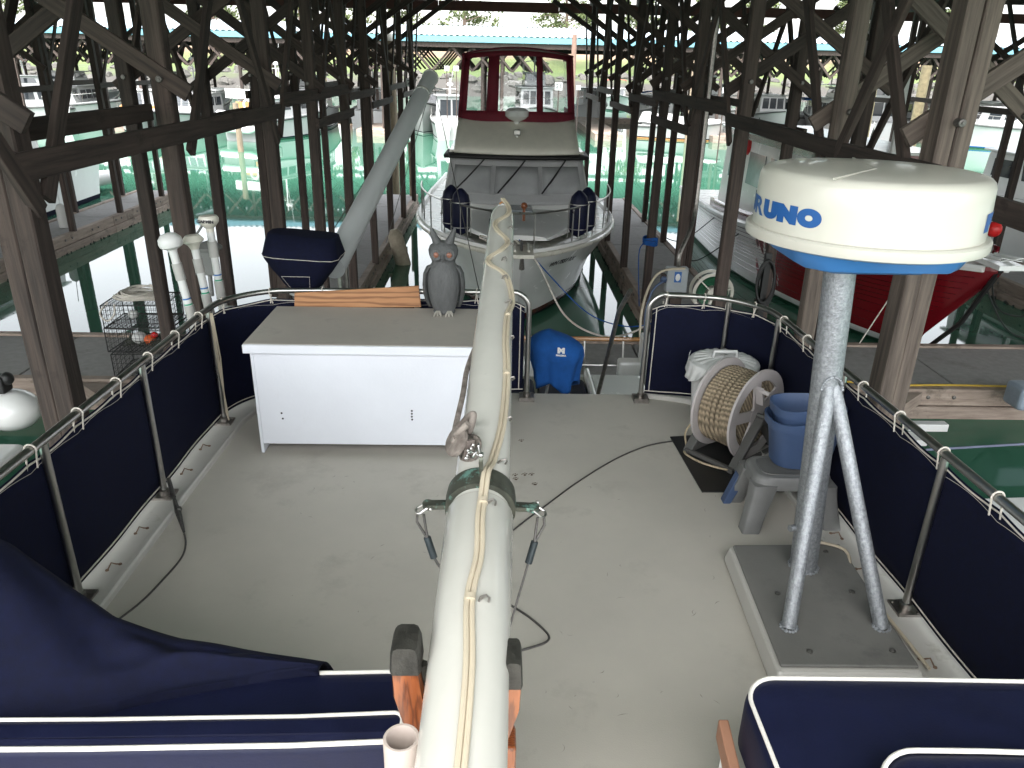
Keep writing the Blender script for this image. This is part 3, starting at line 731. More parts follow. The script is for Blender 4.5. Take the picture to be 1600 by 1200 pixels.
for sg in (-1, 1):
    mb = MB(); mb.grid(lambda u, v: Vector((sg*lerp(lerp(1.43, 1.37, v), 1.5, u), lerp(yT-.95*v, CP(23.5), u), lerp(3.04, 3.66, v))), 6, 3); part('flybridge_side', mb, M_gel, cr_, world=False, solid=.04)
# burgundy enclosure
e0 = yT-.88; ez0, ez1 = 3.62, 5.08
def enc(u, v, off=0):
    """front of the enclosure, u along the curved front, v up"""
    w_ = lerp(2.74, 2.50, v); a = (u-.5)*2; x = w_/2*max(-1, min(1, a*1.0)); d = .34*(1-abs(a)**2.6)
    return Vector((x*(1+off*.3), e0+d-.16*v+off, lerp(ez0, ez1, v)+.10*v*(1-a*a)))
def strip(u0, u1, v0, v1, off=.012, nu=8, nv=3):
    q = MB(); q.grid(lambda u, v: enc(lerp(u0, u1, u), lerp(v0, v1, v), off), nu, nv); return q
part('skirt', strip(0, 1, -.02, .17, nu=20), M_red, cr_, world=False, solid=.02)
part('header', strip(0, 1, .93, 1.0, nu=20), M_red, cr_, world=False, solid=.02)
for u_, w_ in ((.0, .05), (.275, .055), (.665, .10), (.94, .06)):
    part('canvas_post', strip(u_, u_+w_, .17, .93, nu=2), M_red, cr_, world=False, solid=.02)
for a, b in ((.05, .275), (.33, .665), (.765, .94)):
    part('clear_panel', strip(a, b, .17, .93, .004, 8, 6), M_clear, cr_, world=False)
for sg in (-1, 1):
    for (ya, yb) in ((e0, e0-1.2), (e0-1.2, e0-2.6)):
        S_ = lambda y_, z_: Vector((sg*lerp(1.37, 1.25, (z_-ez0)/(ez1-ez0)), y_, z_))
        for z0_, z1_ in ((ez0-.03, ez0+.24), (ez1-.1, ez1)):
            q = MB(); q.add([S_(ya, z0_), S_(yb, z0_), S_(yb, z1_), S_(ya, z1_)], [(0, 1, 2, 3)]); part('side_band', q, M_red, cr_, world=False, solid=.02)
        q = MB(); q.add([S_(ya-.06, ez0+.24), S_(yb+.06, ez0+.24), S_(yb+.06, ez1-.1), S_(ya-.06, ez1-.1)], [(0, 1, 2, 3)]); part('clear_panel', q, M_clear, cr_, world=False)
        q = MB(); q.beam(S_(ya-.03, ez0), S_(ya-.03, ez1), .06, .025); part('canvas_post', q, M_red, cr_, world=False)
mb = MB(); mb.grid(lambda u, v: Vector(((u-.5)*2.58, lerp(e0+.05, e0-2.6, v)+(.32*(1-abs((u-.5)*2)**2.6))*(1-v), ez1+.16*(1-((u-.5)*2)**2)+.03*math.sin(v*9))), 14, 10)
part('canvas_top', mb, M_red, cr_, world=False, solid=.02)
mb = MB(); mb.lathe((0, yT-.50, 3.56), [(.06, 0), (.07, .10), (.20, .16), (.27, .22), (.28, .34), (.20, .40), (.02, .42)], 20); mb.lathe((0, yT-.02, 3.28), [(.11, 0), (.10, .03), (.04, .05), (.04, .13)], 14)
part('radar_scanner', mb, M_gel, cr_, world=False)
mb = MB(); mb.box((0, yT+.02, 3.46), (.16, .18, .13)); part('searchlight', mb, M_steel, cr_, world=False, bev=.03)
mb = MB()
for a in [.12, .2, .33, .45, .55, .67, .8, .9]: mb.ball(enc(a, -.01, .03), .018, 6)
part('snap_stud', mb, M_steel, cr_, world=False)
tx_ = text_mb('WN 7551 RX', .17, .002, .002)
def crp(s_, f): return hullpt(s_, f, -1, BL, BB, 1.78, 1.35, .11, .76, 2.7, .44)
o__ = crp(.93, .86); du = crp(.955, .86)-crp(.90, .86); dv = crp(.93, .95)-crp(.93, .80); nn = (-du).cross(dv).normalized()
if nn.x > 0: nn = -nn
place(tx_, o__+nn*.03, -du, dv)
part('registration_text', tx_, M_blackp, cr_, smooth=0, world=False)
# fender baskets and fenders on the bow rail
for sg in (-1, 1):
    for k in range(2):
        yb = BL-1.55-.42*k; g = max(0, (yb/BL-.44)/.56); xb = sg*(BB/2*max(0, 1-g**2.7)**.8-.16)
        cxy = Vector((xb+sg*.02, yb, 0)); q = MB()
        for z_ in (1.98, 2.45): q.tube([cxy+Vector((.19*math.cos(a), .19*math.sin(a), z_)) for a in [2*math.pi*i/14 for i in range(14)]], .009, 5, True)
        for a in range(4): q.tube([cxy+Vector((.19*math.cos(a*1.57), .19*math.sin(a*1.57), z_)) for z_ in (1.80, 2.45)], .009, 5)
        part('fender_basket', q, M_steel, cr_, world=False)
        wp = Matrix.Rotation(R(180), 4, 'Z') @ Vector((cxy.x, cxy.y, 0)) + Vector((BX, BY+BL, 0))
        q = MB(); q.lathe((wp.x, wp.y, 1.84), [(.02, -.03), (.07, 0), (.13, .03), (.17, .10), (.175, .62), (.15, .74), (.08, .82), (.03, .86)], 18)
        side = 'left' if sg > 0 else 'right'
        single('fender', f'{"nearer" if k == 0 else "farther"} navy fender in the {side} bow rail basket of the cruiser', 'fender', q, M_vinyl, (wp.x, wp.y, 1.84), group='navy fenders on the bow rail')
# mooring lines
def line(label, pts, r, mat, name='mooring_line', cat='rope', k=8, group=None):
    mb = MB(); P = spline(pts, k); mb.tube(P, r, 7); return single(name, label, cat, mb, mat, P[0], group=group)
line('white mooring line looping from the cruiser bow to the right finger dock', [(.35, 13.75, 1.95), (.75, 13.5, 1.6), (1.25, 13.1, .75), (1.9, 12.95, .42), (2.5, 13.05, .46), (3.0, 13.3, .75), (3.08, 13.4, .95)], .018, M_cord)
line('blue mooring line hanging from the cruiser bow to the dock', [(.42, 13.8, 1.95), (1.0, 13.5, 1.35), (1.7, 13.2, .75), (2.4, 13.1, .55), (3.0, 13.2, .62)], .011, M_bluec)
line('white line coiled on the bow rail of the cruiser', [(-.3, 13.7, 2.0), (-.05, 13.55, 1.95), (.1, 13.7, 1.93), (-.1, 13.9, 1.95), (-.3, 13.8, 2.0), (-.1, 13.5, 1.9), (-.22, 13.3, 1.6)], .016, M_cord)

# ---------------- the red and white wooden boat at the right
def two_tone():
    m = bpy.data.materials.new('red_to_white_hull'); m.use_nodes = True; nt = m.node_tree; N = nt.nodes; b = N['Principled BSDF']
    b.inputs['Roughness'].default_value = .25; b.inputs['Coat Weight'].default_value = .4
    tc = N.new('ShaderNodeTexCoord'); sx = N.new('ShaderNodeSeparateXYZ'); lk(nt, tc.outputs['Object'], sx.inputs[0])
    mp = N.new('ShaderNodeMapping'); mp.inputs['Scale'].default_value = (1, 2.2, .8); lk(nt, tc.outputs['Object'], mp.inputs[0])
    n = N.new('ShaderNodeTexNoise'); n.inputs['Scale'].default_value = 1.6; n.inputs['Detail'].default_value = 3; lk(nt, mp.outputs[0], n.inputs['Vector'])
    a = N.new('ShaderNodeMath'); a.operation = 'MULTIPLY_ADD'; a.inputs[1].default_value = 5.0; lk(nt, n.outputs[0], a.inputs[0]); lk(nt, sx.outputs[1], a.inputs[2])
    r = N.new('ShaderNodeMapRange'); r.inputs[1].default_value = 10.6; r.inputs[2].default_value = 10.75; lk(nt, a.outputs[0], r.inputs[0])
    mx = N.new('ShaderNodeMix'); mx.data_type = 'RGBA'; lk(nt, r.outputs[0], mx.inputs[0]); mx.inputs[6].default_value = (.72, .71, .70, 1); mx.inputs[7].default_value = (.20, .007, .013, 1)
    lk(nt, mx.outputs[2], b.inputs['Base Color']); return m
RL, RB_ = 14.0, 3.9
M_two = two_tone()
rx, ry = 7.80, 11.4
redb = root('wooden_boat', 'wooden fishing boat with planked dark red bow overhanging the walkway, white toward the stern', 'boat', (rx, ry+RL, 0), R(180))
part('hull', hull_mb(RL, RB_, 2.05, 1.25, stripe=(.06, .10, .22), rake=.13, flare=.88, bowp=2.1, n=30, full=.38), [M_two, M_gel, M_dkgreen, M_gelc], redb, smooth=45, world=False)
seams = MB()
for sg in (1, -1):
    for j in range(1, 12):
        f = lerp(.38, 1, j/12)
        q = MB(); q.tube([hullpt(.1+.9*i/30*.985, f, sg)+Vector((sg*.003, 0, 0)) for i in range(31)], .006, 4); part('plank_seam', q, M_redh, redb, world=False)
    q = MB(); q.tube([hullpt(.05+.95*i/30*.99, 1, sg)+Vector((sg*.06, 0, .06)) for i in range(31)], .06, 6); part('cap_rail', q, M_gel, redb, world=False)
    q = MB(); q.grid(lambda u, v: hullpt(lerp(.3, .93, u), 1, sg)+Vector((sg*.0-.03*sg, 0, .1+.22*v)), 20, 1); part('bulwark', q, M_redh, redb, world=False, solid=.04)
q = MB(); q.tube([(0, RL*(1-.13*.9), .1), (0, RL*.955, 1.05), (0, RL+.01, 2.15)], [.04, .04, .05], 6); part('stem', q, M_black, redb, world=False)
q = MB(); q.box((0, RL-.2, 2.2), (.4, .9, .08)); q.tube([(-.17, RL-.5, 2.25), (-.17, RL+.2, 2.32), (.17, RL+.2, 2.32), (.17, RL-.5, 2.25)], .03, 6); part('bow_roller', q, M_gel, redb, world=False, bev=.02)
cb = cabin_mb(2.5, 9.6, 2.5, 2.2, 1.2, 3.2, .15, .05, .1); part('wheelhouse', cb, M_gel, redb, smooth=0, world=False, bev=.05)
panes(redb, cb.c, FRONT, 3, .05, .95, .5, .85, M_pane); panes(redb, cb.c, LEFT, 4, .06, .95, .45, .85, M_pane); panes(redb, cb.c, RIGHT, 4, .06, .95, .45, .85, M_pane)
q = MB(); q.bx(-1.3, 1.3, 2.3, 9.75, 3.36, 3.42); part('wheelhouse_roof', q, M_gel, redb, smooth=0, world=False, bev=.03)
q = MB(); q.bx(-1.28, 1.28, 2.32, 9.72, 3.205, 3.357); part('roof_fascia', q, M_redh, redb, smooth=0, world=False)
q = MB(); q.bx(-1.0, 1.0, 9.7, 11.4, 1.6, 2.3); part('trunk_cabin', q, M_gel, redb, smooth=0, world=False, bev=.1)
q = MB(); q.bx(-1.01, 1.01, 9.69, 11.41, 2.1, 2.17); part('red_band', q, M_redh, redb, smooth=0, world=False)
q = MB(); q.tube([(.0, 9.9, 2.2), (0, 9.9, 5.2)], [.08, .05], 8); q.tube([(0, 9.9, 2.9), (0.3, 12.8, 3.3)], .04, 6); part('mast', q, M_plastw, redb, world=False)
q = MB(); q.tube([(.9, RL-4.6, 2.2), (.9, RL-4.6, 2.75), (.3, RL-2, 3.0), (-.3, RL-2, 3.0), (-.9, RL-4.6, 2.75), (-.9, RL-4.6, 2.2)], .025, 6); part('bow_rail', q, M_steel, redb, world=False)
q = MB(); q.lathe((.25, 11.9, 2.2), [(.1, 0), (.14, .1), (.07, .12), (.07, .3), (.14, .32), (.1, .4)], 12, (1, 0, 0)); part('anchor_winch', q, M_steeld, redb, world=False)
for px_, py_, y_, r_, lab in ((1163, 229, 21.5, .28, 'left one of two red buoys hanging by the white wheelhouse'), (1180, 229, 21.0, .28, 'right one of two red buoys hanging by the white wheelhouse'), (1553, 358, 14.2, .14, 'small red ball fender with a dark top beside the far right dock')):
    p = ay(px_, py_, y_); q = MB(); q.ball(p, r_, 16, sc=(1, 1, 1.08)); q.lathe(p, [(r_*.45, r_*.92), (r_*.3, r_*1.15), (.02, r_*1.3)], 10, m=1); q.tube([p+Vector((0, 0, r_)), p+Vector((.02, .02, r_*2.6))], .012, 5, m=1)
    single('buoy', lab, 'buoy', q, [M_redball, M_black], p)

# ---------------- other boats
G = 'boats moored across the fairway'
boat('motor_yacht', 'large white motor yacht broadside at the far left with a long cabin', wl(85, 197), R(-78), 10.5, 3.4, 1.9, 1.3, cabins=[(2.5, 7.4, 2.7, 2.1, 1.3, 2.6, 3, 4), (2.6, 5.4, 2.2, 1.9, 2.62, 3.4, 2, 2)], mast=(4, 3.4, 4.8), group=G, bottom=M_navy)
def orange_boat(b):
    q = MB(); q.bx(-1.22, 1.22, 2.0, 5.3, 1.32, 1.75); part('orange_band', q, M_wicker, b, smooth=0, world=False, bev=.02)
boat('cabin_boat', 'white cabin boat with orange varnished lower cabin left of the trawler', wl(225, 205), R(-160), 8.5, 3.0, 1.6, 1.1, cabins=[(1.6, 5.4, 2.3, 2.0, 1.1, 2.7, 3, 3)], group=G, extra=orange_boat, mast=(3, 2.7, 4))
boat('cabin_boat', 'white covered boat between two posts, third boat from the left across the water', wl(305, 205), R(170), 8, 3.0, 1.5, 1.1, cabins=[(1.6, 5.0, 2.3, 2.0, 1.1, 2.5, 3, 3)], group=G, canopy=(.2, 2.6, 2.3, 1.2, 2.7, M_gel))
def tender(b):
    q = MB(); q.tube([(-1.35, -.5, .75), (1.0, -.5, .75), (1.55, -.5, .85)], [.24, .24, .12], 12); q.tube([(-1.35, -.5, 1.65), (1.0, -.5, 1.65), (1.55, -.5, 1.55)], [.2, .2, .1], 12)
    part('tender_tube', q, M_gel, b, world=False)
    q = MB(); q.bx(-1.25, 1.1, -.55, -.42, .85, 1.6); part('tender_floor', q, M_plastg, b, smooth=0, world=False)
    q = MB(); q.tube([(.28*math.cos(a)-.1, .85, 2.15+.28*math.sin(a)) for a in [2*math.pi*i/16 for i in range(16)]], .07, 8, True); part('life_ring', q, M_gel, b, world=False)
    q = MB(); q.bx(-1.28, 1.28, 1.18, 1.3, 1.3, 2.3); part('teak_bulkhead', q, M_wicker, b, smooth=0, world=False)
    q = MB(); q.lathe((1.62, 1.5, .35), [(.04, 0), (.13, .08), (.13, .6), (.04, .7)], 12); part('hull_fender', q, M_plastg, b, world=False)
    q = MB(); q.bx(-1.2, 1.2, .2, .26, 2.55, 3.1); part('flybridge_panel', q, M_gel, b, smooth=0, world=False)
boat('trawler', 'white trawler seen from astern with an inflatable tender and a life ring', wl(452, 212), R(-22), 9.5, 3.3, 1.9, 1.25, cabins=[(1.3, 6.2, 2.7, 2.3, 1.25, 2.5, 3, 4)], group=G, extra=tender, mast=(4, 2.6, 5.0))
boat('pilothouse_boat', 'small white pilothouse boat with two outboards at the end of the centre dock', wl(702, 212), R(8), 7.0, 2.7, 1.6, 1.1, cabins=[(1.2, 4.3, 2.2, 1.9, 1.0, 2.75, 3, 3)], group=G, outboards=2, bottom=M_gel, mast=(2.5, 2.8, 3.9))
boat('tugboat', 'small dark roofed boat with three front windows seen past the cruiser', wl(922, 188), R(184), 8, 3.0, 1.9, 1.2, cabins=[(2, 5.4, 2.3, 2.0, 1.2, 2.9, 3, 3, .1, M_mesh)], group=G, hullm=M_mesh, mast=(3, 2.9, 4.6))
boat('cabin_boat', 'grey white boat with square front windows seen through the enclosure of the cruiser', (2.8, 61), R(182), 9.5, 3.4, 2.2, 1.4, cabins=[(2, 6.4, 2.8, 2.5, 1.3, 3.3, 4, 3, .1, M_gel), (2.5, 4.5, 1.8, 1.6, 3.4, 4.3, 3, 1, .1)], group=G, mast=(3.4, 4.3, 6.4), canopy=(3.2, 5.0, 1.9, 4.3, 5.0, M_mesh))
boat('bimini_boat', 'white cruiser with red canvas top in the middle distance', wl(962, 172), R(176), 8, 3.1, 1.8, 1.2, cabins=[(2.2, 5.2, 2.3, 1.9, 1.2, 2.4, 3, 2)], group=G, canopy=(1.0, 3.4, 2.4, 2.2, 3.3, M_redball))
def cover(b):
    q = MB(); q.grid(lambda u, v: Vector(((u-.5)*2.5*(1 if v < .5 else lerp(1, .15, (v-.5)*2)), lerp(.3, 6.1, v), 1.1+.75*math.cos((u-.5)*3)*(1-.5*v)+.05*math.sin(v*22))), 12, 24); part('boat_cover', q, M_plastw, b, world=False, solid=.02)
boat('runabout', 'small runabout under a white cover beside the right hand dock', wl(1062, 218), R(-115), 6.4, 2.4, 1.3, .9, group=G, extra=cover, rail=False, bottom=M_wicker)
boat('cabin_boat', 'white boat with a bright blue canvas side cover at the right', wl(1200, 205), R(100), 9, 3.1, 1.8, 1.2, cabins=[(2.4, 6, 2.4, 2.0, 1.2, 2.6, 3, 3)], group=G, canopy=(.3, 2.5, 2.6, 1.2, 2.6, M_bluec))
boat('cabin_boat', 'pale cabin boat with wraparound windows framed by the crossed braces at right', wl(1398, 198), R(172), 9.5, 3.4, 2.0, 1.3, cabins=[(2, 6.6, 2.7, 2.3, 1.3, 2.7, 4, 4, .5, M_mesh)], group=G, mast=(4, 2.8, 5.2))
boat('motor_yacht', 'white yacht with blue stripe near the right edge', wl(1560, 232), R(75), 10.5, 3.5, 1.9, 1.4, cabins=[(2.5, 7.4, 2.8, 2.2, 1.4, 2.7, 3, 4)], group=G, mast=(4, 2.7, 5.2), stripem=M_bluec)
boat('cabin_boat', 'white boat with cream canopy left of the pale cabin boat at right', wl(1290, 200), R(185), 8.5, 3.1, 1.8, 1.2, cabins=[(2, 5.6, 2.4, 2.0, 1.2, 2.6, 3, 3, .2)], group=G, mast=(4, 2.7, 5.2), canopy=(.2, 3.8, 3.6, 1.2, 3.6, M_gelc))
# boats beneath the far roof
names_ = ['first', 'second', 'third', 'fourth', 'fifth', 'sixth', 'seventh', 'eighth', 'ninth', 'tenth', 'eleventh', 'twelfth']
XS = [-53, -48.6, -44.4, -40, -35.7, -31.4, -27.2, -22.9, -18.5, -14.2, -9.9, -5.6, 13.6, 17.4, 21.8, 26.2, 30.4, 34.8, 39, 43.5, 47.8, 52, 56.4]
for i, x in enumerate(XS):
    r_ = random.uniform; side = 'left' if x < 0 else 'right'; j = i if x < 0 else len(XS)-1-i
    st_ = random.randrange(3)
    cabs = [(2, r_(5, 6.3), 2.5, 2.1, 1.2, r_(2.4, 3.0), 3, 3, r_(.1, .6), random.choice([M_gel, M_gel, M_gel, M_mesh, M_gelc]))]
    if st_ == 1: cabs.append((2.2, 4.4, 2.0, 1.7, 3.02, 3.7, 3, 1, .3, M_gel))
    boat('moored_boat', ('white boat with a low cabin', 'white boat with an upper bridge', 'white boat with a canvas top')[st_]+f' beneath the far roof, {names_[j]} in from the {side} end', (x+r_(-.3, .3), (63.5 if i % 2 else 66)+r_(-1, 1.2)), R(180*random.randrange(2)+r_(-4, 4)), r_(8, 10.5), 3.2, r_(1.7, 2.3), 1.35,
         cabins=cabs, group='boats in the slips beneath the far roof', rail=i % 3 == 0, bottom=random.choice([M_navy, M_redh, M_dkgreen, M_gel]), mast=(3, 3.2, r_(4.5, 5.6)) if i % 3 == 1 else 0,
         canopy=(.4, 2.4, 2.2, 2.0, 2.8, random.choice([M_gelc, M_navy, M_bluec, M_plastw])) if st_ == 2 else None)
# boat at the left, bow toward the near finger
def lpb(b): pass
boat('cruiser', 'white cruiser with wood trimmed swim platform at the left edge beyond the finger dock', (-16.3, 23.0), R(180), 12.0, 4.0, 1.8, 1.6, cabins=[(2.6, 7.5, 2.6, 2.1, 1.4, 2.5, 3, 3)], bottom=M_navy, stripem=M_navy, rail=True)
p = az(138, 296, 0); q = MB()
q.tube(spline([(p.x-1.5, p.y, .45), (p.x+.6, p.y, .5), (p.x+1.4, p.y-.6, .62), (p.x+.6, p.y-1.25, .5), (p.x-1.5, p.y-1.25, .45)], 6), .24, 12); q.bx(p.x-1.3, p.x+.8, p.y-1.1, p.y-.1, .25, .32)
single('inflatable_dinghy', 'grey white inflatable dinghy afloat behind the left finger dock', 'dinghy', q, M_plastw, (p.x, p.y, 0))
q = MB(); c = az(98, 338, .75); q.lathe((c.x, c.y, .35), [(.02, -.02), (.12, .03), (.14, .12), (.14, .62), (.10, .72), (.03, .76)], 14); q.tube([(c.x, c.y, 1.1), (c.x-.05, c.y, 1.7)], .01, 5)
single('fender', 'ribbed white fender hanging on the bow of the left edge boat', 'fender', q, M_plastw, (c.x, c.y, .35))
boat('cruiser', 'white cruiser at the right edge alongside the far right finger dock', (16.0, 20.0), R(180), 12, 3.6, 2.1, 1.6, cabins=[(2.5, 7.5, 2.7, 2.1, 1.6, 2.8, 3, 3, .9)], bottom=M_navy)
# ================================================================== OUR BOAT
DK = 2.6
RZ = DK+.825
LT = 3.345
own = root('motor_yacht', 'yacht in the foreground whose grey painted upper deck fills the lower picture', 'boat', (0, 3, 0))
mb = MB()
def deck_outline(r, x=1.97, y0=-3.4, y1=5.30):
    pts = []
    for cx, cy, a0 in ((x-r, y1-r, 0), (-x+r, y1-r, 90)):
        for i in range(9):
            a = R(a0+90*i/8); pts.append((cx+r*math.cos(a), cy+r*math.sin(a)))
    pts += [(-x-.06, y0), (x+.06, y0)]; return pts
o_ = deck_outline(.42)
mb.loft([[(x, y, DK-.10) for x, y in o_], [(x, y, DK-.02) for x, y in o_], [(x*.995, y-.01, DK) for x, y in o_]])
part('boat_deck', mb, [M_deck], own, smooth=30)
# covering board: raised rim that carries the stanchions
def rim(sg):
    P = [(1.80, -3.3), (1.74, 2.5), (1.71, 4.35), (1.68, 4.80), (1.48, 5.10), (1.12, 5.23)] if sg > 0 else [(1.80, -3.3), (1.74, 2.5), (1.71, 4.35), (1.68, 4.80), (1.48, 5.10), (.2, 5.23)]
    Q = [(2.05, -3.3), (1.985, 2.5), (1.965, 4.75), (1.90, 5.05), (1.62, 5.27), (P[-1][0], 5.29)]
    return [(sg*a, b) for a, b in P], [(sg*a, b) for a, b in Q]
for sg in (-1, 1):
    P, Q = rim(sg); mb = MB(); rings = []
    P_ = spline([(a, b, 0) for a, b in P], 5); Q_ = spline([(a, b, 0) for a, b in Q], 5)
    for p, q in zip(P_, Q_):
        u = (q-p).normalized()
        rings.append([p+Vector((0, 0, DK-.01)), p+Vector((0, 0, DK+.028)), p+u*.012+Vector((0, 0, DK+.036)), p+u*.035+Vector((0, 0, DK+.034)), p+u*.045+Vector((0, 0, DK+.022)), q+Vector((0, 0, DK+.02)), q+u*.03+Vector((0, 0, DK-.02)), q+u*.03+Vector((0, 0, DK-.12))])
    mb.loft(rings, True, True); part('covering_board', mb, M_cover, own, smooth=30)
# hull, house and cockpit below
hm = MB(); rings = []
for y, b, z in ((-6, .9, 1.7), (-4, 1.6, 1.62), (-1, 1.98, 1.5), (3, 2.05, 1.4), (7, 2.0, 1.36), (8.75, 1.9, 1.36)):
    rings.append([Vector(q) for q in ((-b, y, z), (-b*.96, y, .5), (-b*.9, y, 0), (-b*.4, y, -.6), (b*.4, y, -.6), (b*.9, y, 0), (b*.96, y, .5), (b, y, z))])
hm.loft(rings, True, True); part('hull', hm, M_gel, own)
mb = MB(); mb.bx(-1.7, 1.7, -5.5, 4.9, 1.45, DK-.11); part('deckhouse', mb, M_gel, own, smooth=0)
mb = MB(); mb.bx(-1.78, 1.78, 5.2, 8.4, 1.43, 1.47); part('cockpit_floor', mb, M_deck, own, smooth=0)
for x0, x1, y0, y1 in ((-1.95, -1.75, 5.2, 8.7), (1.75, 1.95, 5.2, 8.7), (-1.95, 1.0, 8.5, 8.7), (1.5, 1.95, 8.5, 8.7)):
    mb = MB(); mb.bx(x0, x1, y0, y1, 1.38, 1.95 if y0 < 8 else 1.62); part('coaming', mb, M_gel, own, smooth=0, bev=.03)
for x0, x1 in ((-.7, .40), (.44, .92)):
    mb = MB(); mb.bx(x0, x1, 6.5, 7.2, 1.48, 1.95); part('cockpit_cushion', mb, M_vinyl, own, smooth=0, bev=.05, bseg=3)
mb = MB(); mb.bx(.925, .975, 6.3, 7.3, 1.48, 2.03); part('cockpit_seat_end', mb, M_gel, own, smooth=0, bev=.03)
mb = MB(); mb.bx(.98, 1.5, 6.5, 7.2, 1.48, 2.0); part('cockpit_locker', mb, M_gel, own, smooth=0, bev=.04)
mb = MB(); mb.tube([(-1.9, 8.95, 1.76), (1.9, 8.95, 1.76)], .028, 8); part('teak_rail', mb, M_wicker, own)
mb = MB(); mb.tube([(-1.9, 8.72, 1.50), (1.9, 8.72, 1.50)], .014, 8)
for x in (-1.5, -.5, .62, 1.12, 1.6): mb.tube([(x, 8.8, 1.3), (x, 8.95, 1.76)], .014, 8)
part('cockpit_rail', mb, M_steel, own)
mb = MB(); mb.bx(-1.7, 1.7, 8.76, 9.5, .28, .36); part('swim_step', mb, M_gelc, own, smooth=0, bev=.02)
# ladder rail from the deck gate down to the cockpit
mb = MB(); mb.tube([(.98, 5.34, RZ-.02), (.93, 5.48, 3.2), (.80, 6.1, 1.6)], .018, 8); part('ladder_rail', mb, M_steeld, own)
mb = MB(); mb.tube([(.42, 5.34, 2.5), (.42, 6.1, 1.5)], .018, 8)
for k in range(4): mb.bx(.42, .80, 5.42+k*.2, 5.55+k*.2, 2.2-k*.23, 2.23-k*.23)
part('ladder', mb, M_gelc, own, smooth=0)
# paw prints and scuffs on the paint (flat marks with a shape of their own)
mb = MB()
for (px, py) in ((815, 689), (805, 743), (820, 742), (831, 742), (836, 757), (806, 749)):
    c = az(px, py, DK+.0022)
    for a, rr, s in ((0, 0, .011), (.9, .019, .006), (1.5, .021, .006), (2.1, .019, .006), (2.8, .018, .005)):
        cc = c+Vector((math.cos(a)*rr, math.sin(a)*rr, 0)); k = 7
        mb.add([cc+Vector((s*math.cos(6.283*i/k)*random.uniform(.5, 1.2), s*math.sin(6.283*i/k)*random.uniform(.5, 1.2), 0)) for i in range(k)], [list(range(k))])
part('paw_print', mb, pm('dried_mud', (.10, .07, .05), .9), own, smooth=0, recalc=False, kind='stuff')
mb = MB()
for i in range(42):
    px = random.uniform(820, 1120) if i % 3 else random.uniform(440, 690); py = random.uniform(760, 1180) if i % 3 else random.uniform(720, 1000); c = az(px, py, DK+.002)
    a = random.uniform(0, 3.1); L = random.uniform(.008, .05); w_ = random.uniform(.0008, .0022); cv = random.uniform(-1.2, 1.2); P = []
    for t in range(7):
        u = t/6-.5; p = c+Vector((math.cos(a+cv*u)*L*u, math.sin(a+cv*u)*L*u, 0)); P.append((p, w_*(1-abs(2*u))+.0003))
    vs = []
    for p, h_ in P: vs += [p+Vector((-math.sin(a)*h_, math.cos(a)*h_, 0)), p-Vector((-math.sin(a)*h_, math.cos(a)*h_, 0))]
    mb.add(vs, [(2*t, 2*t+1, 2*t+3, 2*t+2) for t in range(6)])
part('scuff_mark', mb, pm('scuff', (.27, .25, .22), .8), own, smooth=0, recalc=False, kind='stuff')

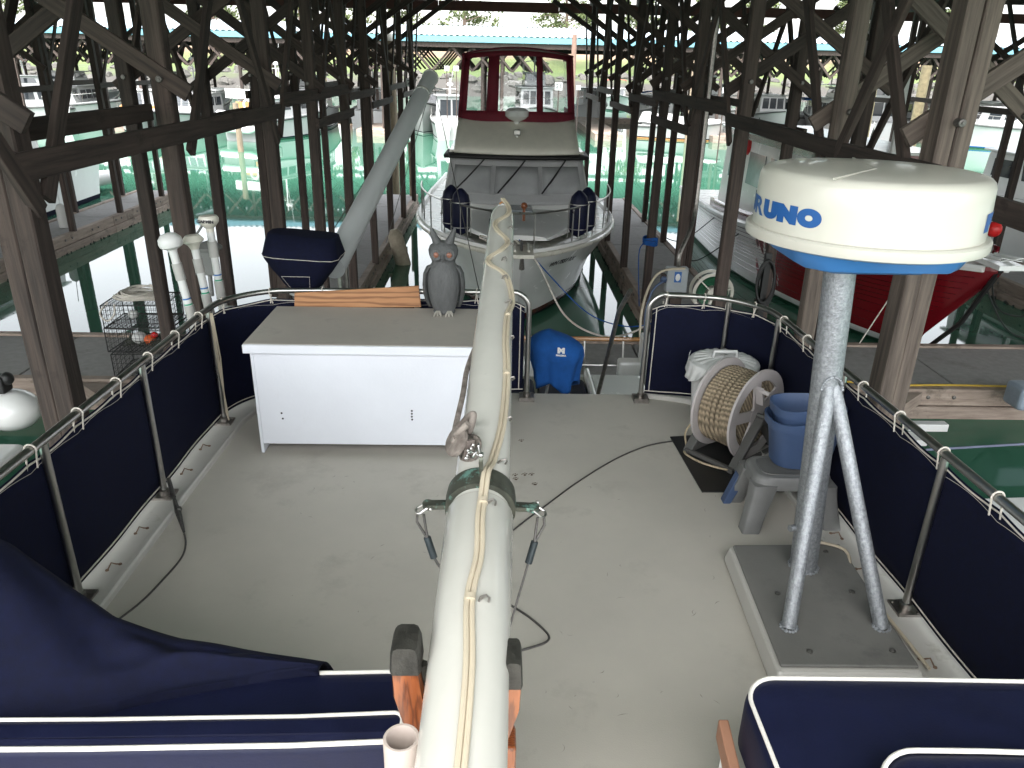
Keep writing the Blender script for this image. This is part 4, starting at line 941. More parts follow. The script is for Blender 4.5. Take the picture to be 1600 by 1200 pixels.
# ------------------------------------------------------------------ guard rail with weather cloths
def rail_path(sg):
    if sg < 0:
        P = [(-1.98, -1.5), (-1.90, 1.5), (-1.865, 2.84), (-1.845, 3.74), (-1.83, 4.6), (-1.78, 4.88), (-1.60, 5.07), (-1.35, 5.13), (-.6, 5.15), (.08, 5.16)]
    else:
        P = [(1.98, -1.5), (1.93, 1.5), (1.90, 2.80), (1.87, 3.74), (1.85, 4.55), (1.80, 4.86), (1.60, 5.07), (1.38, 5.13), (1.2, 5.15)]
    return [Vector((a, b, RZ)) for a, b in P]
sl_ = 1
for sg, xs, lab in ((-1, .24, 'stainless guard rail with navy weather cloth along the left side of the deck'), (1, 1.09, 'stainless guard rail with navy weather cloth along the right side of the deck')):
    g = root('guard_rail', lab, 'railing', (sg*1.9, 3, DK), group='stainless guard rails of the yacht')
    P = rail_path(sg)
    Pl = spline(P, 8)
    r_ = .12; xe = xs; sgn = 1 if sg < 0 else -1
    bend = [Vector((xe-sgn*r_*(1-math.sin(a)), 5.17, RZ-r_*(1-math.cos(a)))) for a in [R(90*i/6) for i in range(7)]]
    full = Pl + bend + [Vector((xe, 5.18, DK+.03))]
    mb = MB(); mb.tube(full, .019, 12); part('handrail', mb, M_steel, g)
    def at_path(path, y=None, x=None):
        for a, b in zip(path, path[1:]):
            if y is not None and (a.y-y)*(b.y-y) <= 0 and a.y != b.y: return a.lerp(b, (y-a.y)/(b.y-a.y))
            if x is not None and (a.x-x)*(b.x-x) <= 0 and a.x != b.x: return a.lerp(b, (x-a.x)/(b.x-a.x))
    st = [at_path(Pl, y=q) for q in ((2.84, 3.74, 4.69, 1.6, .3) if sg < 0 else (2.80, 3.74, 4.69, 1.6, .3))]
    st += [at_path(Pl[40:], x=q) for q in ((-1.35, -.55) if sg < 0 else (1.62,))]
    for p in st + [Vector((xe, 5.18, RZ))]:
        inw = Vector((-sg*.03, 0, 0)) if p.y < 4.8 else Vector((0, -.02, 0))
        gate = p.y > 5.17
        if not gate:
            mb = MB(); mb.tube([(p.x, p.y, DK+.03), (p.x, p.y, RZ-.014)], .0175, 12)
            so_ = part('stanchion', mb, M_steel, g)
        else: so_ = g
        mb = MB(); mb.bx(p.x-.055, p.x+.055, p.y-.055, p.y+.055, DK+.02 if not gate else DK+.001, DK+.034)
        mb.lathe((p.x, p.y, DK+.03), [(.027, 0), (.027, .03), (.02, .035)], 12)
        for a, b in ((-1, -1), (1, -1), (1, 1), (-1, 1)): mb.lathe((p.x+a*.04, p.y+b*.04, DK+.03), [(.009, 0), (.009, .008), (.004, .010)], 8)
        part('base_plate', mb, M_steeld, so_, bev=0)
    # weather cloth, outside the stanchions; top edge scalloped between the lashings
    out = [p+Vector((sg*.028, 0, 0)) if p.y < 4.8 else p+Vector((sg*.012, .028, 0)) for p in Pl]
    out.append(Vector((xe-sgn*.03, 5.20, RZ)))
    L = [0]
    for a, b in zip(out, out[1:]): L.append(L[-1]+(b-a).length)
    def along(s):
        for i in range(len(L)-1):
            if s <= L[i+1]: return out[i].lerp(out[i+1], (s-L[i])/max(1e-9, L[i+1]-L[i]))
        return out[-1].copy()
    tot = L[-1]; nl = round(tot/.36)
    def cloth(u, v):
        s = u*tot; p = along(s); sc = .012*abs(math.sin(math.pi*s/(tot/nl)))
        e_ = min(s, tot-s); cut = .05*max(0, 1-e_/.08)
        z0, z1 = DK+.055, RZ-.058-sc-cut
        nrm = Vector((sg, 0, 0)) if p.y < 4.8 else Vector((0, 1, 0))
        return Vector((p.x, p.y, lerp(z0, z1, v))) + nrm*(.010*math.sin(v*math.pi)*math.sin(s*2.1+1)+.004*math.sin(s*9+v*3))
    mb = MB(); mb.grid(cloth, 140, 8); cl_ = part('weather_cloth', mb, M_navy, g, solid=.004, smooth=50)
    for v_ in (.03, .985):
        mb = MB(); mb.tube([cloth(i/140, v_)+(Vector((-sg*.006, 0, 0)) if cloth(i/140, v_).y < 4.8 else Vector((0, -.006, 0))) for i in range(141)], .0042, 5); part('lacing_cord', mb, M_cord, cl_)
    mb = MB(); mb.tube([cloth((tot-.03)/tot, v)+Vector((0, -.006, 0)) for v in (.03, .3, .6, .98)], .0042, 5); part('lacing_cord', mb, M_cord, cl_)
    mb = MB(); mb.tube([cloth(i/140, .93+.04*abs(math.sin(math.pi*i/140*nl)))+(Vector((-sg*.0045, 0, 0)) if cloth(i/140, .9).y < 4.8 else Vector((0, -.0045, 0))) for i in range(141)], .0012, 4); part('hem_stitching', mb, M_cord, cl_)
    # lashings hung over the rail
    for i in range(nl+1):
        s = tot*i/nl
        if s > tot-.05: s = tot-.1
        p = along(s); q = along(min(tot, s+.01)); c = Vector((p.x, p.y, RZ))-(Vector((sg*.028, 0, 0)) if p.y < 4.8 else Vector((sg*.012, .028, 0)))
        inn = Vector((-sg, 0, 0)) if p.y < 4.8 else Vector((0, -1, 0)); alg = (q-p).normalized() if (q-p).length > 0 else Vector((0, 1, 0))
        top = p.z-.095
        pts = [c+inn*.004+Vector((0, 0, -.085))+alg*.012] + [c+inn*.0245*math.cos(a)+Vector((0, 0, .0245*math.sin(a)))-alg*.03*0 for a in [R(-30+240*k/7) for k in range(8)]] + [c-inn*.026+Vector((0, 0, -.09))-alg*.012]
        mb = MB(); mb.tube(spline(pts, 3), .0040, 6); part('lashing', mb, M_cord, g)
    # little rusted hooks along the covering board
    hk = None
    for i in range(14):
        y = .6+i*.31
        if y > 4.6: break
        if any(abs(y-q) < .07 for q in (2.82, 3.74, 4.69)): continue
        mb = MB(); x = sg*1.855; mb.tube([(x-sg*.012, y-.03, DK+.024), (x-sg*.02, y, DK+.045), (x-sg*.035, y+.012, DK+.03), (x-sg*.055, y+.02, DK+.024)], .0036, 6); mb.lathe((x-sg*.05, y+.02, DK+.022), [(.009, 0), (.008, .005)], 8); mb.lathe((x-sg*.01, y-.03, DK+.022), [(.009, 0), (.008, .005)], 8)
        part('lacing_hook', mb, M_rust, g)

# ------------------------------------------------------------------ locker, board, owl, navy cover
lk_ = root('deck_locker', 'long white deck locker with grey brown lid at the back of the deck', 'locker', (-.86, 4.7, DK))
X0, X1, Y0, Y1 = -1.44, -.02, 4.28, 5.0
mb = MB(); mb.bx(X0, X1, Y0, Y0+.018, DK+.075, LT-.061); part('front_panel', mb, M_locker, lk_, smooth=0, bev=.002, bseg=1)
mb = MB(); mb.bx(X0-.02, X0-.001, Y0+.0, Y1, DK+.01, LT-.061); part('side_panel', mb, M_locker, lk_, smooth=0, bev=.002, bseg=1)
mb = MB(); mb.bx(X1+.001, X1+.02, Y0+.0, Y1, DK+.01, LT-.061); part('side_panel', mb, M_locker, lk_, smooth=0, bev=.002, bseg=1)
mb = MB(); mb.bx(X0, X1, Y1-.02, Y1-.002, DK+.03, LT-.061); mb.bx(X0, X1, Y0+.02, Y1-.03, DK+.1, DK+.12); part('carcass', mb, M_locker, lk_, smooth=0)
mb = MB(); mb.bx(X0-.05, X1+.05, Y0-.035, Y0-.015, LT-.056, LT-.002); part('lid_edge', mb, M_locker, lk_, smooth=0, bev=.004)
mb = MB(); mb.bx(X0-.05, X1+.05, Y0-.0145, Y1+.02, LT-.056, LT); part('lid', mb, M_lid, lk_, smooth=0, bev=.004)
mb = MB()
for px, py in ((440, 645.5), (442, 654), (643.5, 642), (643.5, 646.5), (643.5, 651), (644, 655.5)):
    p = ay(px, py, Y0-.001); mb.lathe(p, [(.0065, .0), (.0065, .0012)], 10, (0, -1, 0))
part('screw_hole', mb, M_black, lk_, smooth=0)
LZ = LT
q = [ay(460, 481, 5.06), ay(658, 480, 5.06), ay(654, 447, 5.06), ay(460, 458, 5.06)]
mb = MB(); mb.add([v for v in q]+[v+Vector((0, .016, 0)) for v in q], [(0, 1, 2, 3), (7, 6, 5, 4), (0, 4, 5, 1), (1, 5, 6, 2), (2, 6, 7, 3), (3, 7, 4, 0)])
single('plywood_board', 'varnished orange plywood offcut with bold grain standing behind the locker', 'plywood board', mb, M_ply, (q[0].x, 5.06, q[0].z), smooth=0, bev=.0015, bseg=1)
# owl
oc = az(694, 489, LZ); oc.y = 4.93
owl = root('owl_decoy', 'grey plastic owl decoy with orange eyes standing on the locker', 'owl decoy', tuple(oc))
def op(x, y, z): return oc+Vector((x, y, z))
prof = [(.075, .03), (.082, .05), (.098, .10), (.112, .17), (.116, .235), (.106, .29), (.088, .325), (.076, .345), (.080, .365), (.094, .395), (.098, .425), (.088, .455), (.060, .478), (.02, .487)]
mb = MB()
for i in range(len(prof)): pass
k = 28; rings = []
for r_, z in prof:
    ring = []
    for j in range(k):
        a = 2*math.pi*j/k; fy = .80 if z < .33 else .78; rr = r_
        if z > .36 and math.sin(a) < -.3: rr *= 1+.05*(1-abs(math.cos(a)))      # flatter face
        ring.append(op(rr*math.cos(a), rr*math.sin(a)*fy, z*1.0))
    rings.append(ring)
mb.loft(rings); part('body', mb, M_owl, owl, smooth=70)
for s in (-1, 1):
    mb = MB(); rg = []
    for t, (w_, x_, z_, y_) in enumerate(((.004, .060, .335, 0), (.040, .098, .315, .0), (.060, .119, .27, .005), (.066, .126, .20, .01), (.058, .122, .13, .02), (.035, .108, .07, .03), (.006, .092, .03, .04))):
        rg.append([op(s*(x_+.016*math.cos(a)), y_-.005+w_*math.sin(a), z_) for a in [2*math.pi*j/12 for j in range(12)]])
    mb.loft(rg); part('wing', mb, M_owl, owl, smooth=70)
    mb = MB(); mb.tube([op(s*.030, -.01, .455), op(s*.050, -.012, .50), op(s*.068, -.008, .545), op(s*.078, 0, .572)], [.036, .025, .017, .007], 10)
    part('ear_tuft', mb, M_owl, owl, smooth=60)
    mb = MB(); mb.lathe(op(s*.041, -.064, .408), [(.040, .0), (.043, .008), (.034, .015), (.022, .014)], 18, (s*.12, -1, .05)); part('eye_disc', mb, M_owl, owl)
    mb = MB(); mb.ball(op(s*.042, -.078, .409), .0185, 12, sc=(1, .5, 1)); part('eye', mb, M_owleye, owl)
    mb = MB()
    for d in (-.02, 0, .02): mb.tube([op(s*.038+d*.4, -.05, .02), op(s*.038+d, -.085, .012), op(s*.038+d*1.2, -.10, .002)], [.009, .008, .004], 6)
    part('foot', mb, pm('worn_claw', (.34, .32, .28), .7), owl)
mb = MB(); mb.tube([op(0, -.078, .405), op(0, -.098, .392), op(0, -.096, .368)], [.014, .011, .003], 8); part('beak', mb, M_owl, owl)
mb = MB(); mb.lathe(op(0, 0, 0), [(.07, 0), (.075, .012), (.07, .032)], 20, sy=.8); part('base', mb, M_owl, owl)
# navy covered thing on the rail and its davit boom
c0 = ay(476, 452, 5.30)
nc = root('covered_grill', 'boxy navy canvas cover over a grill on the back rail, left of the plywood', 'covered grill', (c0.x, 5.3, c0.z))
def cvp(px, py, y): return ay(px, py, y)
prof2 = [(456, 450, 496, 450), (449, 440, 508, 442), (424, 408, 524, 420), (417, 396, 532, 407), (432, 367, 531, 376)]
rings = []
zs_ = []
cen = c0.x
for z, hw, hd in ((0, .095, .10), (.05, .135, .13), (.14, .20, .17), (.215, .255, .20), (.25, .268, .215), (.265, .262, .215)):
    ring = []
    for a in range(24):
        t = 2*math.pi*a/24; c_, s_ = math.cos(t), math.sin(t); k_ = (abs(c_)**5+abs(s_)**5)**(-.2)
        w_ = .006*math.sin(5*t+z*20)
        ring.append(Vector((cen+(hw+w_)*k_*c_, 5.36+(hd+w_)*k_*s_, c0.z+z-.02*c_*z/.26)))
    rings.append(ring)
for z, hw, hd, yo in ((.34, .245, .17, .03), (.375, .235, .14, .05), (.38, .20, .10, .05)):
    rings.append([Vector((cen+hw*(abs(math.cos(t))**5+abs(math.sin(t))**5)**(-.2)*math.cos(t), 5.36+yo+hd*(abs(math.cos(t))**5+abs(math.sin(t))**5)**(-.2)*math.sin(t), c0.z+z-.02*math.cos(t))) for t in [2*math.pi*a/24 for a in range(24)]])
mb = MB(); mb.loft(rings); cvr = part('canvas_cover', mb, M_navy, nc, smooth=50)
mb = MB(); mb.tube([r_+Vector((0, -.002, .0)) for r_ in rings[4]], .0022, 4, True); part('seam', mb, M_cord, cvr)
zf = c0.z+.015; mb = MB(); yf = 5.36-.135
mb.tube([(cen-.07, 5.36-.108, c0.z+.0), (cen-.125, 5.36-.168, c0.z+.12), (cen+.07, 5.36-.172, c0.z+.12), (cen+.05, 5.36-.112, c0.z+.0)], .0018, 4); part('pocket_seam', mb, M_cord, cvr)
mb = MB(); mb.lathe((cen, 5.36, c0.z-.05), [(.10, 0), (.12, .01), (.12, .05), (.09, .055)], 20, sx=1.05); part('mount_ring', mb, M_plastw, nc)
mb = MB(); mb.bx(cen-.06, cen+.02, 5.24, 5.30, c0.z-.05, c0.z-.01); part('valve', mb, M_bluep, nc, smooth=0, bev=.01)
dv = root('davit_boom', 'long pale grey davit boom slanting up and away from the back rail on the left', 'boom', (-1.15, 5.75, DK))
pa, pb = ay(530, 398, 5.85), ay(672, 122, 9.3)
dd = (pb-pa)
M_dav = pm('davit_grey', (.44, .45, .45), .35, var=.05, scale=3)
mb = MB(); mb.tube([pa-dd*.05, pa, pb], [.095, .095, .086], 24); part('tube', mb, M_dav, dv)
mb = MB(); n_ = dd.normalized(); mb.tube([pb-n_*.5, pb-n_*.46], [.093, .093], 24); part('collar', mb, M_boom, dv); mb = MB(); mb.tube([pb, pb+n_*.02, pb+n_*.1], [.095, .095, .04], 20); mb.box(pb+n_*.12+Vector((0, 0, -.03)), (.05, .16, .14)); part('end_fitting', mb, M_boom, dv)
mb = MB(); mb.tube([(pa.x+.02, pa.y-.02, 1.5), (pa.x+.02, pa.y-.02, pa.z+.02)], .045, 12); mb.box((pa.x, pa.y, pa.z-.02), (.12, .2, .14)); part('post', mb, M_steeld, dv)
def wire(label, pts, r=.004, mat=None, parent=None, name='wire', n=5, k=1):
    mb = MB(); P = [Vector(p) for p in pts]
    if k > 1: P = spline(P, k)
    mb.tube(P, r, n)
    if parent: return part(name, mb, mat or M_wire, parent)
    return single(name, label, 'cable', mb, mat or M_wire, P[0])
wire('', [pb+Vector((-.02, 0, -.06)), ay(512, 372, 6.2)], parent=dv, name='stay_wire')
wire('', [pb+Vector((.02, 0, -.06)), ay(603, 380, 8.3)], parent=dv, name='stay_wire')
wire('', [pb+Vector((.03, .02, -.03)), ay(752, 470, 5.3)], parent=dv, name='stay_wire')
# antennas outside the port rail
def antenna(px0, py0, px1, py1, y, label, kind, stripes=True):
    a, b = ay(px0, py0, y), ay(px1, py1, y)
    t = root('gps_antenna', label, 'antenna', tuple(a), group='white pole antennas on the port rail'); n_ = (b-a).normalized(); L = (b-a).length
    pg_ = pm('pale_grey_pvc', (.36, .35, .33), .5); mb = MB(); mb.tube([a-n_*.08, a+n_*.17*L/.6], .031, 14); part('coupling', mb, pg_, t); mb = MB(); mb.tube([a+n_*L*.60, a+n_*L*.80], .031, 14); part('coupling', mb, pg_, t)
    mb = MB(); mb.tube([a, b], .025, 14); part('pole', mb, M_plastw, t)
    if stripes:
        for f_, m_ in ((.36, M_tape), (.325, M_plastw), (.29, M_tapeg)):
            mb = MB(); mb.tube([a+n_*L*f_, a+n_*(L*f_+.010)], .0258, 14); part('tape_band', mb, m_, t)
    if kind == 0: pr = [(.024, -.04), (.030, -.02), (.068, .0), (.074, .02), (.070, .05), (.045, .078), (.01, .086)]; m_ = M_plastw
    elif kind == 1: pr = [(.026, -.03), (.04, 0), (.066, .02), (.068, .032), (.045, .060), (.01, .066)]; m_ = M_gelc
    else: pr = [(.022, -.09), (.026, -.02), (.045, 0), (.064, .022), (.066, .045), (.055, .064), (.01, .070)]; m_ = M_gelc
    mb = MB(); mb.lathe(b, pr, 24, tuple(n_)); part('receiver', mb, m_, t)
    mb = MB(); mb.box(a-n_*.06+Vector((.04, 0, 0)), (.10, .05, .06)); part('rail_clamp', mb, M_plastw, t, bev=.01)
    return t, b, n_
antenna(305, 512, 268, 385, 4.75, 'leftmost white antenna with wide flat mushroom head on the port rail', 0)
antenna(328, 488, 303, 382, 4.95, 'middle cream capped antenna on the port rail, lower than its neighbour', 1)
t_, b_, n_ = antenna(347, 472, 327, 352, 5.1, 'rightmost and tallest antenna on the port rail, lettered GARMIN', 2)
tx_ = text_mb('GARMIN', .026, .001, .0015, 1.1)
place(tx_, b_+Vector((0, -.067, .034)), (1, 0, -.02), (0, .05, 1)); part('lettering', tx_, M_blackp, t_, smooth=0)
p = ay(322, 395, 5.35); q = MB(); q.bx(p.x-.09, p.x+.06, 5.33, 5.41, p.z-.16, p.z+.02); q.lathe((p.x+.02, 5.37, p.z+.02), [(.085, 0), (.09, .02), (.05, .05), (.02, .06)], 14); q.tube([(p.x-.07, 5.37, p.z), (p.x-.06, 5.37, p.z+.12), (p.x+.0, 5.37, p.z+.2)], .010, 6); q.tube([(p.x+.0, 5.37, p.z-.1), (p.x+.02, 5.3, RZ-.1)], .016, 8)
single('spotlight', 'dark grey spotlight box behind the tallest antenna', 'spotlight', q, M_plastg, (p.x, 5.37, p.z), bev=.006)

# ------------------------------------------------------------------ the big boom down the middle
bm_ = root('mast_boom', 'thick cream boom running down the middle of the picture from the crutch to the stern', 'boom', (0, 2, 3.9))
def bc(y, px):                 # centre line: straight in a vertical plane, px only fixes its bearing at both ends
    return Vector((0, y, H-1.115+.155*(y-1.15)))
b_near, b_far = ay(731, 1060, 1.16), ay(785, 337, 3.85)
b_near.z = H-1.115; b_far.z = H-.69
bd = (b_far-b_near).normalized()
def bp(y): return b_near + bd*((y-b_near.y)/bd.y)
def frame(y):
    x = Vector((1, 0, 0)); x = (x-bd*x.dot(bd)).normalized(); return bp(y), x, x.cross(bd)*(-1) if (x.cross(bd)).z < 0 else x.cross(bd)
def on(y, ang, r):            # ang 0 = top, + to the right
    c, x, z = frame(y); return c + x*math.sin(R(ang))*r + z*math.cos(R(ang))*r
YR = 1.675
RAD = [(.45, .081), (1.2, .082), (YR-.06, .084)]
RAD2 = [(YR-.09, .0745), (2.2, .070), (3.0, .064), (3.5, .060), (3.78, .056)]
def rb_at(y):
    A = RAD if y < YR-.07 else RAD2
    for (a, ra), (b, rb_) in zip(A, A[1:]):
        if y <= b: return lerp(ra, rb_, max(0, (y-a)/(b-a)))
    return A[-1][1]
mb = MB(); mb.tube([bp(y) for y, _ in RAD]+[bp(YR-.05)], [r for _, r in RAD]+[.080], 40); part('sleeve', mb, M_boom, bm_)
mb = MB(); mb.tube([bp(y) for y, _ in RAD2]+[bp(3.84), bp(3.87)], [r for _, r in RAD2]+[.050, .035], 40); part('tube', mb, M_boom, bm_)
mb = MB(); mb.tube([bp(3.87), bp(3.90)], [.036, .030], 16); c = bp(3.93); mb.tube([c+Vector((.016*math.cos(a), 0, .016*math.sin(a)+.012)) for a in [2*math.pi*i/12 for i in range(12)]], .005, 6, True); part('end_eye', mb, M_wicker, bm_)
# bronze band
mb = MB(); rings = []
for y, r0_, in ((YR-.032, .089), (YR+.008, .090), (YR+.033, .088)): rings.append([on(y, a*360/40, r0_) for a in range(40)])
for y, r0_ in ((YR+.033, .074), (YR-.032, .0745)): rings.append([on(y, a*360/40, r0_) for a in range(40)])
mb.loft(rings, True, False, True)
for sg in (-1, 1):
    c, x, z = frame(YR); e0_ = c+x*sg*.085-z*.01; e1_ = c+x*sg*.135-z*.012
    mb.beam(e0_, e1_, .028, .012); mb.lathe(e1_-z*.006, [(.015, 0), (.015, .012)], 12, tuple(z))
c, x, z = frame(YR+.008); mb.beam(c+z*.085, c+z*.135, .010, .030); mb.lathe(c+z*.135-x*.005, [(.016, 0), (.016, .010)], 12, tuple(x))
part('band', mb, M_bronze, bm_)
M_bronzed = pm('dark_swage', (.035, .045, .05), .45, metal=.4, var=.3)
def shackle(c, xd, zd, s, name='shackle', parent=None):
    """bow shackle: U in the plane of xd/zd, pin along the third direction"""
    yd = Vector(xd).cross(Vector(zd)).normalized(); xd = Vector(xd).normalized(); zd = Vector(zd).normalized(); mb = MB()
    pts = [c+yd*s*.5]+[c+xd*s*1.1+yd*s*.5] + [c+xd*(s*1.1+s*.62*math.sin(a))+yd*s*.62*math.cos(a) for a in [R(20+140*i/6) for i in range(7)]]+[c+xd*s*1.1-yd*s*.5, c-yd*s*.5]
    mb.tube(pts, s*.16, 8); mb.tube([c-yd*s*.95, c+yd*s*.85], s*.17, 8); mb.ball(c-yd*s*1.0, s*.28, 8, sc=(1, 1, 1))
    return part(name, mb, M_steel, parent or bm_)
c, x, z = frame(YR)
for sg in (-1, 1):
    e = c+x*sg*.135-z*.010; shackle(e, x*sg*.6+bd*-.3-z*.3, z, .021)
    tip = e+x*sg*.018+Vector((0, -.02, -.03)); d_ = Vector((-sg*.02, -.02, -.12)) if sg < 0 else Vector((-.028, -.03, -.10)); mb = MB()
    if sg < 0: d_ = Vector((.032, -.02, -.10))
    for o_ in (-.004, .004): mb.tube([tip+Vector((o_*2, 0, .012)), tip+Vector((o_*2.5, 0, -.01)), tip+d_*.55], .0035, 6)
    part('thimble_eye', mb, M_wire, bm_)
    mb = MB(); mb.tube([tip+d_*.5, tip+d_*1.05], [.0095, .0095], 10); part('swage', mb, M_bronzed, bm_)
    if sg > 0: P = [tip+d_*1.05, tip+d_*2.2, tip+d_*3.4, (bp(1.5).x+.10, 1.45, DK+.3), (bp(1.5).x+.11, 1.42, DK+.006)]
    else: P = [tip+d_*1.05, tip+d_*1.8+Vector((.02, 0, 0)), (bp(1.7).x-.05, 1.6, DK+.6), (bp(1.7).x, 1.6, DK+.02)]
    mb = MB(); mb.tube(P, .0035, 6); part('stay_wire', mb, M_wire, bm_)
e = frame(YR+.008)[0]+z*.135; shackle(e+bd*.0, bd*.9+z*.55-x*.25, x, .022)
# wooden block
lug = frame(YR+.008)[0]+z*.135
blc = lug + (ay(716, 690, YR+.16)-lug).normalized()*.145
ax = (blc-lug).normalized(); yx = (x*.55+z*.8); yx = (yx-ax*yx.dot(ax)).normalized(); zx = ax.cross(yx)
for s in (-1, 1):
    mb = MB(); rg = []
    for t in (-.008, -.003, .006, .011):
        k_ = .86 if t in (-.008, .011) else 1
        rg.append([blc+zx*(s*.020+t*s)+ax*math.cos(a)*.060*k_+yx*math.sin(a)*.040*k_ for a in [2*math.pi*j/24 for j in range(24)]])
    mb.loft(rg); part('block_cheek', mb, M_block, bm_, smooth=40)
mb = MB(); mb.lathe(blc-zx*.010, [(.008, 0), (.034, .0), (.030, .010), (.034, .020), (.008, .020)], 20, tuple(zx)); part('sheave', mb, M_steeld, bm_)
mb = MB(); mb.beam(blc-ax*.055, blc-ax*.035, .03, .05); mb.beam(blc+ax*.045, blc+ax*.06, .03, .05); mb.tube([blc-zx*.036, blc+zx*.036], .009, 8); part('block_spacer', mb, M_block, bm_)
shackle(blc-ax*.060, -ax, zx, .022); shackle(blc-ax*.092, ax, yx, .018)
mb = MB(); mb.tube(spline([blc+ax*.05+yx*.03+zx*.012, blc+yx*.045+ax*.01, blc+ax*.02+yx*.07+z*.02, blc+ax*.08+yx*.05, blc+ax*.085-yx*.01+z*.02, blc+ax*.02-yx*.02+z*.055, blc-ax*.01+yx*.02+z*.05], 6), .0095, 10)
mb.tube(spline([blc+ax*.05+yx*.01, blc+ax*.085+bd*.03, on(2.12, -62, .086), on(2.30, -80, .078), on(2.5, -110, .07)], 6), .0085, 10)
part('rope_becket', mb, M_block, bm_)
# cable along the top, looped through pad eyes
cy = [(.5, -3), (.85, 2), (1.10, 4), (1.28, -2), (1.40, 6), (1.52, 4), (1.60, 6), (YR, 8), (1.76, 20), (1.95, 38), (2.22, 45), (2.42, 38), (2.62, 42), (2.78, 60), (2.95, 30), (3.05, -25), (3.13, -32), (3.22, 15), (3.33, 30), (3.45, -15), (3.55, -20), (3.66, 25), (3.78, 30), (3.88, 0)]
P = []
for y, a in cy: P.append(on(y, a, rb_at(y)+.007+(.022 if YR-.03 < y < YR+.03 else 0)))
Ps = spline(P, 7)
for d in (-.0058, .0058):
    mb = MB(); mb.tube([p+Vector((d, 0, 0)) for p in Ps], .0062, 8); part('cable', mb, M_wirew, bm_)
for y, a in ((1.28, 14), (1.575, 16), (1.76, 36), (1.97, 46), (2.2, 52), (2.46, 48), (2.72, 38), (2.92, 22), (3.1, 18), (3.3, 42), (3.5, 36)):
    mb = MB(); c0_ = on(y, a, rb_at(y)); nn = (c0_-frame(y)[0]).normalized(); mb.tube([c0_-x*.004, c0_+nn*.014-x*.004, c0_+nn*.02+x*.006, c0_+nn*.012+x*.014, c0_+x*.016], .0028, 6)
    mb.tube([c0_+bd*.006, c0_+nn*.01+bd*.01+x*.01], .002, 5); part('pad_eye', mb, M_steeld, bm_)
for y, a in ((1.28, -2), (1.575, 6), (2.22, 45), (2.62, 42)):
    mb = MB(); c0_ = on(y, a, rb_at(y)+.006); mb.tube([c0_-bd*.007, c0_+bd*.007], .0125, 10); part('cable_tie', mb, M_wirew, bm_)
# two holes' worth of stamped figures on the band
# crutch
cq = bp(1.18)
cr = root('boom_crutch', 'varnished teak boom crutch with leathered horns under the near end of the boom', 'boom crutch', (cq.x, 1.2, cq.z-.2))
for sg in (-1, 1):
    xo = .125 if sg < 0 else .118
    hw_ = 1 if sg < 0 else .62; zo = 0 if sg < 0 else -.035; xk = .004 if sg < 0 else -.030
    P = [(-.01, -.30), (.03, -.22), (.078, -.13), (.100, -.06), (.104, .0)]; mb = MB(); rg = []
    for (xx, zz), w_ in zip(P, (.05, .045, .036, .030, .027)):
        c = cq+Vector((sg*(xx+.015+xk), .01, zz+.005+zo)); rg.append([c+Vector((dx*w_, dy, 0)) for dx, dy in ((-.9*hw_, -.034), (.9*hw_, -.034), (hw_, -.028), (hw_, .028), (.9*hw_, .034), (-.9*hw_, .034), (-hw_, .028), (-hw_, -.028))])
    mb.loft(rg); part('horn', mb, M_teak, cr, smooth=30)
    mb = MB(); rg = []
    for zz, w_ in ((.0, .030), (.004, .031), (.05, .028), (.062, .024), (.066, .015)):
        c = cq+Vector((sg*(.119+xk), .01, zz+.005+zo)); rg.append([c+Vector((dx*w_, dy, 0)) for dx, dy in ((-.85*hw_, -.036), (.85*hw_, -.036), (hw_, -.028), (hw_, .028), (.85*hw_, .036), (-.85*hw_, .036), (-hw_, .028), (-hw_, -.028))])
    mb.loft(rg); part('leather_cap', mb, M_leather, cr, smooth=40)
    mb = MB(); mb.tube([cq+Vector((sg*.094*math.sin(t), .01, -.094*math.cos(t))) for t in [R(20+72*i/6) for i in range(7)]], .012, 6); part('leather_lining', mb, M_leather, cr)
mb = MB(); mb.bx(cq.x-.10, cq.x+.10, 1.165, 1.235, 3.05, cq.z-.20); part('stem', mb, M_teak, cr, smooth=0, bev=.01)

# ------------------------------------------------------------------ radar on its galvanised mast
plate = [az(1145, 852, DK+.11), az(1312, 850, DK+.11), az(1437, 1042, DK+.11), az(1220, 1040, DK+.11)]
rd = root('radar_mast', 'big cream radome on a galvanised pipe mast with two struts, on a raised plinth', 'radar', (1.45, 3.1, DK))
cx_ = sum((p for p in plate), Vector())/4
mb = MB(); bot = [cx_+(p-cx_)*1.10 for p in plate]; tp = [cx_+(p-cx_)*1.04 for p in plate]
mb.loft([[Vector((p.x, p.y, DK+.001)) for p in bot], [Vector((p.x, p.y, DK+.095)) for p in tp]]); part('plinth', mb, M_cover, rd, smooth=0, bev=.015)
mb = MB(); mb.loft([[Vector((p.x, p.y, DK+.097)) for p in plate], [Vector((p.x, p.y, DK+.113)) for p in plate]]); part('base_plate', mb, M_plate, rd, smooth=0, bev=.02, bseg=3)
for px, py in ((1215, 927), (1331, 925), (1265, 1018), (1394, 1017), (1290, 862)):
    p = az(px, py, DK+.113); mb = MB(); mb.lathe(p, [(.013, 0), (.013, .004), (.006, .009)], 8); part('bolt', mb, M_bolt, rd)
pbm = az(1255, 885, DK+.113); ptp = ay(1313, 416, pbm.y); 
mb = MB(); mb.tube([pbm, ptp+Vector((0, 0, .02))], .062, 28); part('pole', mb, M_galv, rd)
jn = pbm.lerp(ptp, .64)
